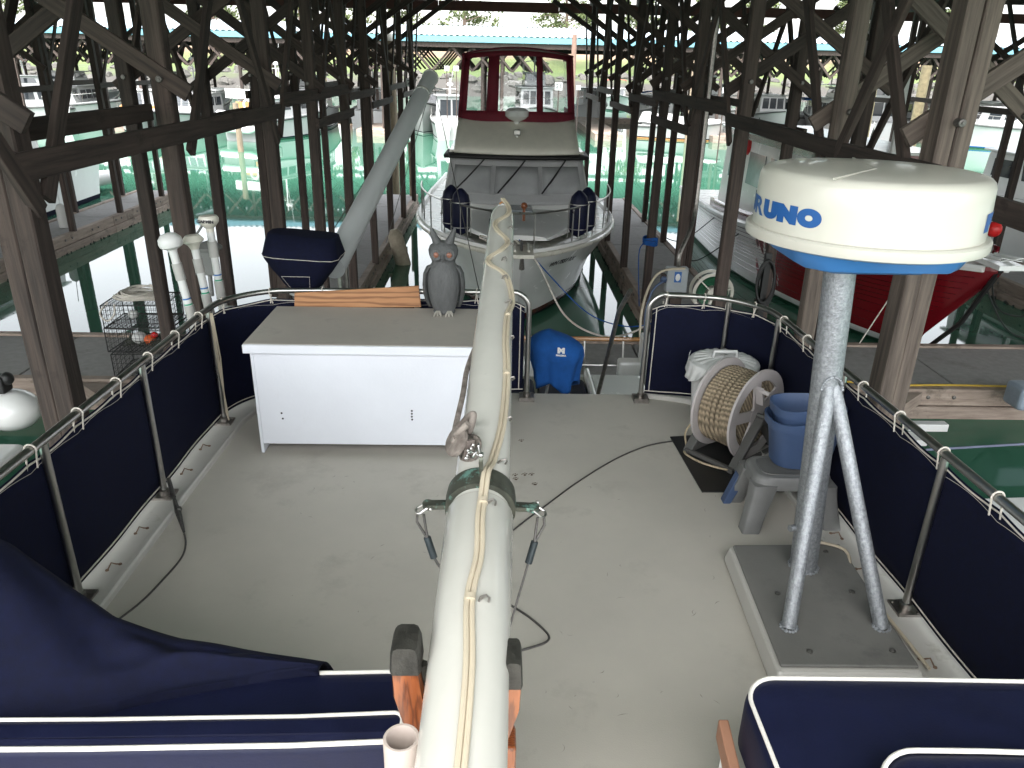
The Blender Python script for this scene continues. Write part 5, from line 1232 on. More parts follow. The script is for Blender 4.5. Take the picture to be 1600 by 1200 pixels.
for px, py, dx in ((1232, 980, -.005), (1377, 980, .02)):
    q_ = az(px, py, DK+.113); mb = MB(); e_ = jn+Vector((dx, -.05, 0)); mb.tube([q_, q_.lerp(e_, .94), e_+Vector((0, .02, .02))], [.031, .031, .028], 18); part('strut', mb, M_galv, rd)
    mb = MB()
    for i in range(14): a = 6.283*i/14; mb.ball(q_+Vector((.033*math.cos(a), .033*math.sin(a), .003)), random.uniform(.006, .010), 6)
    part('weld_bead', mb, M_galv, rd)
mb = MB()
for i in range(22): a = 6.283*i/22; mb.ball(pbm+Vector((.064*math.cos(a), .064*math.sin(a), .003)), random.uniform(.007, .011), 6)
part('weld_bead', mb, M_galv, rd); mb = MB()
for i in range(16): a = math.pi*(i/15); mb.ball(jn+Vector((.045*math.cos(a), -.06, .055*math.sin(a)+.01)), random.uniform(.006, .009), 6)
part('weld_bead', mb, M_galv, rd)
p = pbm.lerp(ptp, .15); mb = MB(); mb.tube([p+Vector((-.06, 0, 0)), p+Vector((-.09, -.01, 0))], .016, 10); part('conduit_knob', mb, M_galv, rd)
p = pbm.lerp(ptp, .35)
dc = ay(1356, 300, 3.10); dcx, dcy = dc.x, 3.08
ZT = 4.545; rot = []
bz0 = ptp.z
mb = MB()
def sqr(hx, hy, z, k=24, e=7, ox=0):
    out_ = []
    for j in range(k):
        t = 2*math.pi*(j+.5)/k; c_, s_ = math.cos(t), math.sin(t); q_ = (abs(c_)**e+abs(s_)**e)**(-1/e); out_.append(Vector((dcx+ox+hx*q_*c_, dcy+hy*q_*s_, z)))
    return out_
mb.loft([sqr(.22, .2, bz0-.003, ox=.0), sqr(.25, .22, bz0+.012), sqr(.30, .28, bz0+.022), sqr(.31, .285, bz0+.026), sqr(.345, .315, bz0+.096)]); part('mount', mb, M_radblue, rd, smooth=40)
mb = MB(); mb.lathe((dcx, dcy, bz0+.090), [(.42, 0), (.457, .012), (.460, .022), (.460, .048), (.452, .055), (.434, .055)], 96); part('lower_rim', mb, M_dome, rd, smooth=30)
zr = bz0+.1455; hD = ZT-zr
mb = MB(); mb.lathe((dcx, dcy, zr), [(.435, 0), (.434, .10), (.429, hD-.035), (.423, hD-.018), (.410, hD-.006), (.39, hD), (.2, hD+.006), (.01, hD+.008)], 96); part('radome', mb, M_dome, rd, smooth=50)
mb = MB(); mb.tube([(dcx-.30, dcy-.33, ZT+.002), (dcx-.02, dcy-.05, ZT+.0075), (dcx+.10, dcy+.43, ZT-.003)], .004, 6); part('mould_seam', mb, M_dome, rd)
for ang0 in (-84.5, 81.5):
    for i, ch in enumerate('FURUNO'):
        t = text_mb(ch, .118, .0, .004 if ch == 'R' else .014, 1.42); w_ = max(v.x for v in t.v)-min(v.x for v in t.v)
        a = R(ang0 + (i-2.5)*13.2); vs = []
        k_ = .100/max(.02, w_); mn = (max(v.x for v in t.v)+min(v.x for v in t.v))/2; mny = min(v.y for v in t.v); mxy = max(v.y for v in t.v)
        # cut wide faces finely enough that letters follow the curve
        bm2 = bmesh.new(); vv = [bm2.verts.new(v) for v in t.v]
        for f in t.f:
            try: bm2.faces.new([vv[j] for j in f])
            except ValueError: pass
        for q_ in range(-5, 6): bmesh.ops.bisect_plane(bm2, geom=bm2.verts[:]+bm2.edges[:]+bm2.faces[:], plane_co=(mn+q_*w_/11, 0, 0), plane_no=(1, 0, 0))
        bm2.verts.index_update(); t = MB(); t.v = [v.co.copy() for v in bm2.verts]; t.f = [[v.index for v in f.verts] for f in bm2.faces]; t.mi = [0]*len(t.f); bm2.free()
        for v in t.v:
            th = a + (v.x-mn)*k_/.434; zz = zr+.042+(v.y-mny)/(mxy-mny)*.070
            vs.append(Vector((dcx+.4356*math.sin(th), dcy-.4356*math.cos(th), zz)))
        t.v = vs; part('letter', t, M_letter, rd, smooth=0, recalc=False)
mb = MB(); mb.box((dcx+.28, dcy-.05, bz0+.035), (.06, .04, .08)); mb.tube([(dcx+.28, dcy-.1, bz0+.06), (dcx+.34, dcy-.12, bz0+.02), (dcx+.38, dcy-.12, bz0+.05), (dcx+.40, dcy-.11, bz0+.10)], .010, 8); part('latch', mb, M_plastg, rd)
wire('beige cable curling from the radar plinth along the right edge of the deck', [(pbm.x+.1, pbm.y+.2, DK+.125), (pbm.x+.25, pbm.y+.12, DK+.125), (1.72, 2.95, DK+.09), (1.78, 2.7, DK+.045), (1.80, 2.4, DK+.045)], .008, M_wirew, k=5, name='cable', n=7)

# ------------------------------------------------------------------ trash can, rope reel, stool, bucket, mat
tcx = ay(1131, 560, 4.80); TX, TY = tcx.x, 4.78
tn = root('trash_can', 'white plastic trash can with ribbed lid and bag hanging out, in the far right corner', 'trash can', (TX, TY, DK))
ZL = DK+.47
mb = MB(); rings = []
for z, r_ in ((0, .165), (.01, .175), (.20, .19), (.43, .212), (.45, .222), (.47, .222)):
    ring = []
    for j in range(96):
        a = 2*math.pi*j/96; rr = r_-(.005 if (j//3) % 2 and .005 < z < .42 else 0); ring.append((TX+rr*math.cos(a), TY+rr*math.sin(a), DK+z))
    rings.append(ring)
mb.loft(rings); part('body', mb, M_plastw, tn)
mb = MB(); rings = []
for r_, z in ((.232, -.02), (.234, .0), (.228, .010), (.205, .018), (.14, .030), (.07, .034), (.01, .034)):
    rings.append([(TX+r_*math.cos(2*math.pi*j/80), TY+r_*math.sin(2*math.pi*j/80), ZL+z+(.006 if j % 4 < 2 and .05 < r_ < .21 else 0)) for j in range(80)])
mb.loft(rings); part('lid', mb, M_plastw, tn, smooth=20)
mb = MB(); mb.tube([(TX-.08, TY, ZL+.03), (TX-.075, TY, ZL+.075), (TX+.075, TY, ZL+.075), (TX+.08, TY, ZL+.03)], .013, 8); part('lid_handle', mb, M_plastw, tn)
def bagf(u, v):
    a = R(148+78*u); rr = .238+.010*v+.006*math.sin(u*27+v*4)*v
    return Vector((TX+rr*math.cos(a), TY+rr*math.sin(a), ZL+.012+.025*max(0, 1-u*2.6)**2*(1-v)-v*(.02+.11*math.sin(math.pi*u)**.6)))
mb = MB(); mb.grid(bagf, 40, 10)
part('bag', mb, pm('bin_bag', (.62, .62, .60), .35, bump=.6, bscale=25), tn, solid=.003)
# mat
m4 = [az(1047, 683, DK+.004), az(1150, 676, DK+.004), az(1240, 768, DK+.004), az(1097, 769, DK+.004)]
mb = MB(); mb.loft([[Vector((p.x, p.y, DK+.001)) for p in m4], [Vector((p.x, p.y, DK+.008)) for p in m4]])
single('rubber_mat', 'black rubber mat under the rope reel', 'mat', mb, M_black, tuple(m4[0]), smooth=0)
# reel
rc = az(1152, 640, DK+.30); RX, RY, RZc = rc.x, rc.y, DK+.315
rl = root('rope_reel', 'grey white plastic reel wound full of tan rope beside the trash can', 'rope reel', (RX, RY, DK))
axr = Vector((.64, -.77, 0)).normalized(); vx = Vector((-axr.y, axr.x, 0))
def rp(a, rad, t): return Vector((RX, RY, RZc)) + axr*t + vx*rad*math.cos(a) + Vector((0, 0, rad*math.sin(a)))
for t in (-.135, .135):
    mb = MB()
    for r_a, r_b in ((.225, .295),): mb.loft([[rp(2*math.pi*j/48, r_b, t-.008) for j in range(48)], [rp(2*math.pi*j/48, r_b, t+.008) for j in range(48)], [rp(2*math.pi*j/48, r_a, t+.008) for j in range(48)], [rp(2*math.pi*j/48, r_a, t-.008) for j in range(48)]], True, False, True)
    mb.loft([[rp(2*math.pi*j/20, .07, t-.008) for j in range(20)], [rp(2*math.pi*j/20, .07, t+.008) for j in range(20)]])
    fl = part('flange', mb, pm('reel_plastic', (.40, .37, .36), .45, var=.06), rl, smooth=30)
    for j in range(5):
        a = 2*math.pi*j/5+.5; mb = MB(); mb.loft([[rp(a-.06*.07/rr_-.15*(0), rr_, t+s*.006) if 0 else rp(a+dd_*.036/rr_, rr_, t+s*.006) for dd_, s in ((-1, -1), (1, -1), (1, 1), (-1, 1))] for rr_ in (.06, .23)]); part('spoke', mb, MATS['reel_plastic'], fl, smooth=0)
mb = MB(); rs_ = []
for lay, (rad, n_) in enumerate(((.19, 9), (.215, 9), (.238, 8))):
    for i in range(n_):
        t = lerp(-.108, .108, (i+.5*(lay % 2))/(n_-1+.5)); pts = []
        for j in range(40):
            a = 2*math.pi*j/40; pts.append(rp(a, rad+random.uniform(-.0015, .0015), t+.008*math.sin(a+i)))
        if lay == 2 or i in (0, n_-1): mb.tube(pts, .0150, 8, True)
mb.loft([[rp(2*math.pi*j/30, .18, t) for j in range(30)] for t in (-.118, .118)])
rop = pm('laid_rope', (.34, .27, .18), .9, var=.2, scale=30, bump=.5, bscale=120)
nt = rop.node_tree; N = nt.nodes; bs_ = N['Principled BSDF']; tc_ = N.new('ShaderNodeTexCoord'); wv = N.new('ShaderNodeTexWave'); wv.inputs['Scale'].default_value = 15; wv.inputs['Distortion'].default_value = 1.5; wv.bands_direction = 'DIAGONAL'
lk(nt, tc_.outputs['Object'], wv.inputs[0]); b2 = N.new('ShaderNodeBump'); b2.inputs['Strength'].default_value = .9; b2.inputs['Distance'].default_value = .006; lk(nt, wv.outputs[0], b2.inputs['Height']); lk(nt, b2.outputs[0], bs_.inputs['Normal'])
mm_ = N.new('ShaderNodeMix'); mm_.data_type = 'RGBA'; mm_.blend_type = 'MULTIPLY'; mm_.inputs[0].default_value = .55
src = bs_.inputs['Base Color'].links[0].from_socket; lk(nt, src, mm_.inputs[6]); lk(nt, wv.outputs[0], mm_.inputs[7]); lk(nt, mm_.outputs[2], bs_.inputs['Base Color'])
part('rope', mb, rop, rl)
mb = MB()
for t in (-.165, .168):
    for s in (-1, 1):
        p0 = Vector((RX, RY, DK+.015))+axr*t+vx*s*.24; p1 = rp(0, 0, t)+Vector((0, 0, -.02)); mb.beam(p0, p1, .06, .03)
    mb.beam(Vector((RX, RY, DK+.02))+axr*t-vx*.27, Vector((RX, RY, DK+.02))+axr*t+vx*.27, .035, .03)
for s in (-1, 1): mb.beam(Vector((RX, RY, DK+.022))+axr*-.18+vx*s*.245, Vector((RX, RY, DK+.022))+axr*.18+vx*s*.245, .03, .025)
mb.tube([rp(0, 0, -.19), rp(0, 0, .20)], .016, 8)
part('stand', mb, pm('dark_grey_plastic', (.085, .083, .078), .5), rl, smooth=0, bev=.004)
mb = MB(); mb.beam(rp(1.9, .10, .17), rp(1.9, .22, .17), .05, .02); mb.tube([rp(1.9, .20, .175), rp(1.9, .20, .24)], .014, 8); part('crank', mb, MATS['reel_plastic'], rl, smooth=0)
P = [rp(3.5, .24, -.16), rp(3.6, .27, -.20)+Vector((0, 0, -.06)), Vector((RX, RY, DK+.02))-axr*.21-vx*.20, Vector((RX, RY, DK+.02))-axr*.15-vx*.29, Vector((RX, RY, DK+.02))+axr*.0-vx*.31, Vector((RX, RY, DK+.03))+axr*.16-vx*.28]
mb = MB(); mb.tube(spline(P, 6), .007, 6); part('rope_tail', mb, M_rope, rl)
# stool
sc_ = az(1228, 738, DK+.28); SX, SY = sc_.x+.015, sc_.y+.02
stl = root('step_stool', 'grey moulded plastic step stool in front of the rope reel', 'step stool', (SX, SY, DK))
mb = MB()
def rr_(hx, hy, z, k=32, e=5, ox=0, oy=0):
    o__ = []
    for j in range(k):
        t = 2*math.pi*(j+.5)/k; c_, s_ = math.cos(t), math.sin(t); q_ = (abs(c_)**e+abs(s_)**e)**(-1/e); o__.append(Vector((SX+ox+hx*q_*c_, SY+oy+hy*q_*s_, z)))
    return o__
mb.loft([rr_(.218, .145, DK+.235), rr_(.208, .137, DK+.287), rr_(.198, .128, DK+.303), rr_(.185, .115, DK+.305)])
part('top', mb, M_plastg, stl, smooth=50)
mb = MB(); mb.loft([rr_(.165, .098, DK+.304), rr_(.163, .096, DK+.309)]); part('tread', mb, pm('stool_tread', (.10, .10, .095), .75, bump=.3, bscale=300), stl, smooth=0)
for a in (-1, 1):
    for b in (-1, 1):
        mb = MB(); rg = []
        for z, ox, w_ in ((.262, .158, .064), (.19, .172, .058), (.10, .198, .050), (0, .222, .048)):
            c = Vector((SX+a*ox, SY+b*(ox-.062), DK+z)); rg.append([c+Vector((dx*w_, dy*w_*.85, 0)) for dx, dy in ((-1, -.8), (-.8, -1), (.8, -1), (1, -.8), (1, .8), (.8, 1), (-.8, 1), (-1, .8))])
        mb.loft(rg); part('leg', mb, M_plastg, stl, smooth=50)
for b in (-1, 1):
    mb = MB(); mb.grid(lambda u, v: Vector((SX+lerp(-.17, .17, u), SY+b*(.112+.012*(1-v)), DK+.260-(.012+.09*abs(2*u-1)**3)*v)), 16, 2); part('apron', mb, M_plastg, stl, solid=.008)
for a in (-1, 1):
    mb = MB(); mb.grid(lambda u, v: Vector((SX+a*(.185+.012*(1-v)), SY+lerp(-.10, .10, u), DK+.260-(.02+.07*abs(2*u-1)**3)*v)), 12, 2); part('apron', mb, M_plastg, stl, solid=.008)
mb = MB(); mb.loft([[Vector((SX-.27+dx, SY+.13+dy, DK+z)) for dx, dy in ((-.022, -.03), (.022, -.03), (.022, .03), (-.022, .03))] if z < .1 else [Vector((SX-.20+dx, SY+.12+dy, DK+z)) for dx, dy in ((-.03, -.03), (.03, -.03), (.03, .03), (-.03, .03))] for z in (.002, .20)])
single('blue_stool_leg', 'blue plastic leg of a stool nested behind the grey stool', 'plastic stool', mb, M_bluep, (SX-.27, SY+.13, DK), smooth=0, bev=.006)
# bucket with a second one behind
def bucket(cx, cy, z0, label, s=1, h=.25):
    t = root('bucket', label, 'bucket', (cx, cy, z0)); 
    def ring(r_, z, e=3): return [Vector((cx+r_*s*1.12*math.cos(a)*(abs(math.cos(a))**e+abs(math.sin(a))**e)**(-1/e), cy+r_*s*.82*math.sin(a)*(abs(math.cos(a))**e+abs(math.sin(a))**e)**(-1/e), z0+z+(.02*max(0, -math.sin(a))**8 if z > h-.02 else 0))) for a in [2*math.pi*(j+.5)/40 for j in range(40)]]
    mb = MB(); mb.loft([ring(.105, .0), ring(.112, .006), ring(.125, h*.5), ring(.138, h*.82), ring(.150, h*.83), ring(.154, h), ring(.148, h+.002), ring(.128, h*.8), ring(.10, .02)]); part('body', mb, M_bluep, t, smooth=40)
    mb = MB(); mb.tube([(cx+.165*s, cy, z0+h*.9), (cx+.19*s, cy-.03, z0+h*.5), (cx+.19*s, cy-.05, z0+h*.28)], .004, 6); mb.ball((cx+.19*s, cy-.05, z0+h*.26), .011, 8); part('handle', mb, M_steeld, t)
bucket(SX+.075, SY+.06, DK+.311, 'blue plastic pail standing on the grey stool', 1.22, .27)
bucket(SX+.085, SY+.085, DK+.375, 'second blue pail nested inside the one on the grey stool', 1.13, .27)

# ------------------------------------------------------------------ wires on the deck
def onz(l, z): return [az(px, py, z) for px, py in l]
wire('long dark wire curving over the deck from the rope reel to the boom', onz([(1052, 689), (1010, 697), (960, 718), (900, 755), (850, 792), (805, 826), (770, 860), (760, 900), (797, 946)], DK+.006), .0048, k=6, n=6, name='loose_wire')
wire('stiff wire bending in a hook on the deck right of the boom', onz([(797, 945), (825, 963), (850, 984), (858, 996), (850, 1005), (822, 1014), (790, 1022)], DK+.006), .0055, k=6, n=6, name='loose_wire')
P = onz([(288, 834), (290, 850), (283, 872), (255, 905), (215, 945), (150, 993), (110, 1022)], DK+.007)
wire('thin grey wire trailing over the deck from the left stanchion', P, .0050, k=6, n=6, name='loose_wire')
st0 = ay(276, 750, 3.70); e1 = P[0]; mb = MB(); a0 = Vector((-1.80, 3.72, DK+.14)); mb.tube([a0, a0.lerp(e1, .35)], .012, 8); mb.tube([a0.lerp(e1, .35), a0.lerp(e1, .6)], [.008, .016], 8); mb.tube([a0.lerp(e1, .6), e1+Vector((0, 0, .01))], [.017, .006], 8); mb.ball(a0.lerp(e1, .58)+Vector((.008, 0, .004)), .018, 8)
single('turnbuckle', 'dark turnbuckle hooked to the foot of the left stanchion', 'turnbuckle', mb, M_wire, tuple(a0))
mb = MB()
for d in (-.006, 0, .006): mb.tube([(-1.80+d, 4.655, RZ-.02), (-1.79+d*2, 4.65, DK+.5), (-1.785-d, 4.65, DK+.12), (-1.775, 4.64, DK+.06)], .0045, 6)
single('cable_bundle', 'white cables strapped down the corner stanchion on the left', 'cables', mb, M_wirew, (-1.8, 4.65, DK+.06))

# ------------------------------------------------------------------ cushions and canvas at the bottom
def cushion(x0, x1, y0, y1, z0, z1, label, group, yaw=0, tilt=0, r=.03, rc=.05):
    """a box cushion with soft edges; rc rounds its corners in plan; piping follows the edge of the top face"""
    t = root('bench_cushion', label, 'cushion', ((x0+x1)/2, (y0+y1)/2, z0), group=group)
    def plan(ins, z, k=9):
        q = []
        for cx, cy, a0 in ((x1-rc, y1-rc, 0), (x0+rc, y1-rc, 90), (x0+rc, y0+rc, 180), (x1-rc, y0+rc, 270)):
            for i in range(k):
                a = R(a0+90*i/(k-1)); q.append((cx+(rc-ins)*math.cos(a), cy+(rc-ins)*math.sin(a), z))
        # straight runs get extra points so that the top can sag a little
        out_ = []
        for i in range(len(q)):
            p0 = Vector(q[i]); p1 = Vector(q[(i+1) % len(q)]); n = 10 if (p1-p0).length > .3 else 1
            for j in range(n): out_.append(p0.lerp(p1, j/n))
        for p in out_:
            u = (p.x-x0)/(x1-x0); p.y += yaw*(u-.5); p.z += tilt*(u-.5)+.0035*math.sin(u*13+z*9)+.002*math.sin(u*41)
        return out_
    rings = [plan(r, z0), plan(0, z0+r)] + [plan(r*(1-math.cos(a)), z1-r+r*math.sin(a)) for a in [R(90*i/5) for i in range(6)]] + [plan(min(rc, r+.02), z1+.004)]
    mb = MB(); mb.loft(rings); part('cushion_body', mb, M_vinyl, t, smooth=60)
    mb = MB(); mb.tube([p+Vector((0, 0, .002)) for p in plan(.010, z1-.004)], .0055, 8, True); part('piping', mb, M_pipe, t)
    return t
GC = 'navy bench cushions with white piping'
cushion(-2.3, -.185, 1.27, 1.50, 2.95, 3.49, 'navy cushion left of the boom crutch, the farther of two', GC, tilt=-.01)
cushion(-2.3, -.18, 1.150, 1.245, 3.05, 3.585, 'navy cushion left of the boom crutch, the nearer of two', GC, yaw=.05, r=.02, rc=.03)
cushion(.625, 2.4, .80, 1.485, 3.30, 3.48, 'wide navy cushion at the bottom right above the dark wood trim', GC, rc=.09)
cushion(.76, 2.4, .85, 1.16, 3.49, 3.60, 'nearest navy cushion cut off by the bottom right corner', GC, rc=.13, r=.04)
sb = root('helm_bench', 'bench with a dark wood trim edge carrying the right cushions', 'bench', (1.3, 1.2, DK))
mb = MB(); mb.bx(.62, 2.2, .75, 1.44, DK+.0, 2.94); part('seat_box', mb, M_gel, sb, smooth=0, bev=.01)
mb = MB(); mb.add([(.585, 1.46, 3.36), (.612, 1.46, 3.36), (.625, .9, 3.16), (.598, .9, 3.16), (.585, 1.46, 3.30), (.612, 1.46, 3.30), (.625, .9, 3.05), (.598, .9, 3.05)], [(0, 1, 2, 3), (7, 6, 5, 4), (0, 4, 5, 1), (1, 5, 6, 2), (2, 6, 7, 3), (3, 7, 4, 0)]); part('wood_trim', mb, pm('dull_teak', (.20, .10, .06), .5, var=.2), sb, smooth=0, bev=.004)
mb = MB(); mb.bx(.60, .618, .8, 1.44, 2.7, 3.28); part('side_board', mb, M_gel, sb, smooth=0)
sb2 = root('helm_bench', 'bench frame carrying the left cushions beside the boom crutch', 'bench', (-1.1, 1.2, DK))
mb = MB(); mb.bx(-2.0, -.30, .75, 1.42, DK+.0, 2.94); part('seat_box', mb, M_gel, sb2, smooth=0, bev=.01)
# canvas heap
mb = MB()
def heap(u, v):
    x = lerp(-2.5, -.43, u)
    K = [(-2.5, 4.0), (-1.6, 4.0), (-1.3, 3.93), (-1.16, 3.84), (-1.05, 3.70), (-.96, 3.61), (-.80, 3.565), (-.6, 3.535), (-.43, 3.495)]
    for (xa, za), (xb, zb_) in zip(K, K[1:]):
        if x <= xb+1e-6: crest = lerp(za, zb_, (x-xa)/(xb-xa)); break
    yn = lerp(1.20, 1.47, max(0, min(1, (x+1.25)/.8))); yc = 1.52; yf = 1.80
    base = lerp(3.60, 3.50, u)
    if v < .62:
        t = v/.62; y = lerp(yn, yc, t); z = lerp(base-.05 if t < .03 else base, crest, math.sin(t*math.pi/2)**1.3)
    else:
        t = (v-.62)/.38; y = lerp(yc, yf, t); z = lerp(crest, 3.0, t**1.6)
    h_ = max(0, crest-base)
    f = (.012+.06*h_)*math.sin(9*v+8*u+2*math.sin(5*u))+(.010+.05*h_)*math.sin(15*v-19*u+1.5*math.sin(6*v))+(.006+.02*h_)*math.sin(31*u+15*v+2*math.sin(9*u))+.003*math.sin(61*u-20*v)
    return Vector((x, y+.02*math.sin(9*u+3*v), z+f*math.sin(math.pi*min(1, v*1.2))))
mb.grid(heap, 150, 60)
single('canvas_heap', 'crumpled navy canvas cover heaped over the left end of the bench', 'canvas cover', mb, M_navy, (-1.5, 1.3, 3.2), smooth=70, solid=.006)
p = ay(627, 1152, 1.02); mb = MB(); mb.loft([[(p.x+r_*math.cos(2*math.pi*j/36), p.y+r_*math.sin(2*math.pi*j/36), z) for j in range(36)] for r_, z in ((.033, p.z-.35), (.033, p.z-.002), (.0315, p.z), (.027, p.z), (.026, p.z-.003), (.026, p.z-.30), (.001, p.z-.31))])
single('rod_holder', 'open beige plastic rod holder tube at the bottom beside the boom', 'rod holder', mb, M_beige, tuple(p), smooth=50)
# blue grill cover hanging outside the gate
gc = ay(865, 550, 5.62); g2 = root('kettle_grill', 'round kettle grill under a bright blue cloth cover in the rail gap', 'grill', tuple(gc))
mb = MB(); rings = []
for i in range(19):
    t = i/18; z = lerp(.17, -.22, t**1.1); r_ = .225*min(1, math.sin(math.pi/2*min(1, .10+t*2.3)))**.8*(1 if t < .5 else lerp(1, .80, (t-.5)/.5)**1.2)
    ring = []
    for j in range(64):
        a = 2*math.pi*j/64; fold = max(0, t-.25)*1.3
        rr = r_*(1+fold*(.11*math.sin(a*5+1.3*t)+.06*math.sin(a*9+4*t+1)+.03*math.sin(a*17)))
        ring.append(gc+Vector((rr*math.cos(a)+.03*t, rr*.85*math.sin(a), z-(.075*math.sin(a*2.0+.9)**2 if t > .93 else 0)-.02*math.cos(a)*(1-t))))
    rings.append(ring)
mb.loft(rings); part('cloth_cover', mb, M_bluec, g2, smooth=80)
tx_ = text_mb('M', .055, .001, .004, 1.3); place(tx_, gc+Vector((.04, -.205, .085)), (1, .12, -.1), (.1, .5, .9)); part('emblem', tx_, M_plastw, g2, smooth=0)
tx_ = text_mb('MAGMA', .018, .001, .001, 1.2); place(tx_, gc+Vector((.04, -.212, .050)), (1, .12, -.1), (.1, .4, .9)); part('emblem', tx_, M_plastw, g2, smooth=0)
mb = MB(); mb.tube([gc+Vector((-.02, 0, -.18)), gc+Vector((-.05, -.1, -.30)), gc+Vector((-.1, -.42, -.32))], .012, 8); part('bracket', mb, M_steel, g2)
# ================================================================== THINGS ON AND AROUND THE DOCKS
def trap(cx, cy, z0, w, d, h, label, stuff_=0, rz=0):
    t = root('crab_trap', label, 'crab trap', (cx, cy, z0), rz, group='black wire crab traps stacked on the walkway')
    mb = MB()
    for a, b, c_, d_ in ((-1, -1, 1, -1), (1, -1, 1, 1), (1, 1, -1, 1), (-1, 1, -1, -1)):
        for z in (0, h): mb.tube([(a*w/2, b*d/2, z), (c_*w/2, d_*d/2, z)], .009, 5)
        mb.tube([(a*w/2, b*d/2, 0), (a*w/2, b*d/2, h)], .009, 5)
    part('frame', mb, M_trap, t, world=False)
    mb = MB(); st = .062; j = lambda: random.uniform(-.006, .006)
    for side in range(5):
        if side < 4:
            L = w if side % 2 == 0 else d; n = int(L/st); m_ = int(h/st)
            def pt(u, z):
                return ((u*w-w/2, -d/2, z), (w/2, u*d-d/2, z), (w/2-u*w, d/2, z), (-w/2, d/2-u*d, z))[side]
            for i in range(n+1): mb.tube([pt(i/n, 0), pt(min(1, max(0, i/n+j())), h/2), pt(i/n, h)], .0035, 3)
            for i in range(m_+1): mb.tube([pt(0, h*i/m_), pt(.5, h*i/m_+j()), pt(1, h*i/m_)], .0035, 3)
        else:
            for z in (.0, h):
                for i in range(int(w/st)+1): mb.tube([(-w/2+i*st, -d/2, z), (-w/2+i*st, d/2, z)], .0035, 3)
                for i in range(int(d/st)+1): mb.tube([(-w/2, -d/2+i*st, z), (w/2, -d/2+i*st, z)], .0035, 3)
    part('wire_mesh', mb, M_trap, t, world=False, kind='stuff')
    return t
tp_ = az(210, 606, DZ); cx, cy = tp_.x, 11.05
trap(cx, cy, DZ+.01, .95, .75, .36, 'bottom crab trap of the stack of three on the walkway', rz=.08)
trap(cx-.02, cy+.02, DZ+.385, .95, .75, .36, 'middle crab trap holding orange and white floats', rz=-.05)
trap(cx-.06, cy+.03, DZ+.76, .90, .72, .34, 'top crab trap of the stack with grey rope on it', rz=.05)
for (dx, dz, m_, lab, r_) in ((.02, .50, M_orange, 'orange ball float inside the middle crab trap', .085), (-.13, .53, M_plastw, 'white ball float inside the middle crab trap', .10), (-.16, .90, M_plastw, 'white float lying in the top crab trap', .07), (.10, .58, M_redball, 'small red float in the middle crab trap', .05)):
    mb = MB(); mb.ball((cx+dx, cy-.1, DZ+dz), r_, 14, sc=(1.1, 1, .95)); single('float', lab, 'float', mb, m_, (cx+dx, cy-.1, DZ+dz))
mb = MB()
for k in range(7):
    a0 = random.uniform(0, 6); P = [(cx-.05+(.42-.03*k)*math.cos(a0+t*.9)+.02*math.sin(t*5), cy+(.16+.02*k)*math.sin(a0+t*.9), DZ+1.13+.018*k+.015*math.sin(t*3+k)) for t in range(8)]; mb.tube(spline(P, 4), .014, 6, True)
P = [(cx-.4, cy-.3, DZ+1.14), (cx-.5, cy-.38, DZ+1.0), (cx-.42, cy-.38, DZ+.88), (cx-.3, cy-.38, DZ+.98), (cx-.28, cy-.36, DZ+1.13)]; mb.tube(spline(P, 5), .013, 6)
single('coiled_rope', 'grey rope heaped on the top crab trap', 'rope', mb, M_cord, (cx, cy, DZ+1.1))
mb = MB()
for k in range(60):
    p0 = Vector((cx+random.uniform(-.3, .3), cy+random.uniform(-.25, .2), DZ+.41)); P = [p0+Vector((random.uniform(-.12, .12), random.uniform(-.1, .1), random.uniform(0, .12))) for _ in range(4)]; mb.tube(spline(P, 3), .007, 4)
single('netting', 'tangle of dark green netting inside the middle crab trap', 'netting', mb, pm('old_net', (.05, .055, .04), .9, var=.4), (cx, cy, DZ+.41), kind='stuff')
# piles
def pile(px, y, ztop, label, cap=None, r=.17, mat=None):
    p = ay(px, 200, y); t = root('mooring_pile', label, 'pile', (p.x, y, 0), group='round mooring piles')
    mb = MB(); mb.tube([(p.x, y, -2), (p.x+.02, y, ztop*.5), (p.x, y, ztop)], [r*1.08, r, r*.95], 14); part('trunk', mb, mat or M_pile, t)
    if cap: mb = MB(); mb.lathe((p.x, y, ztop), [(r*1.02, -.05), (r*1.02, .03), (.02, .42)], 16); part('cap', mb, cap, t)
pile(612, 29.2, 5.6, 'tall brown pile with a pale pointed cap behind the left braces', M_pipe, .2)
pile(891, 55, 6.75, 'pinkish pile rising past the far roof edge above the cruiser', None, .17, pm('pink_pile', (.21, .13, .10), .9, var=.2, scale=4))
pile(372, 45, 2.6, 'short pile in the open water at left centre', None, .16)
pile(1352, 40, 4.2, 'mossy yellow pile behind the first right brace', None, .22, M_pileY)
pile(1428, 36, 5.2, 'yellow weathered pile right of the pale cabin boat', None, .22, M_pileY)
pile(1075, 56, 5.5, 'grey pile in front of the far shed at right centre', None, .16)
pile(640, 27.9, 2.3, 'low square post with a number plate at the end of the left finger', None, .08)
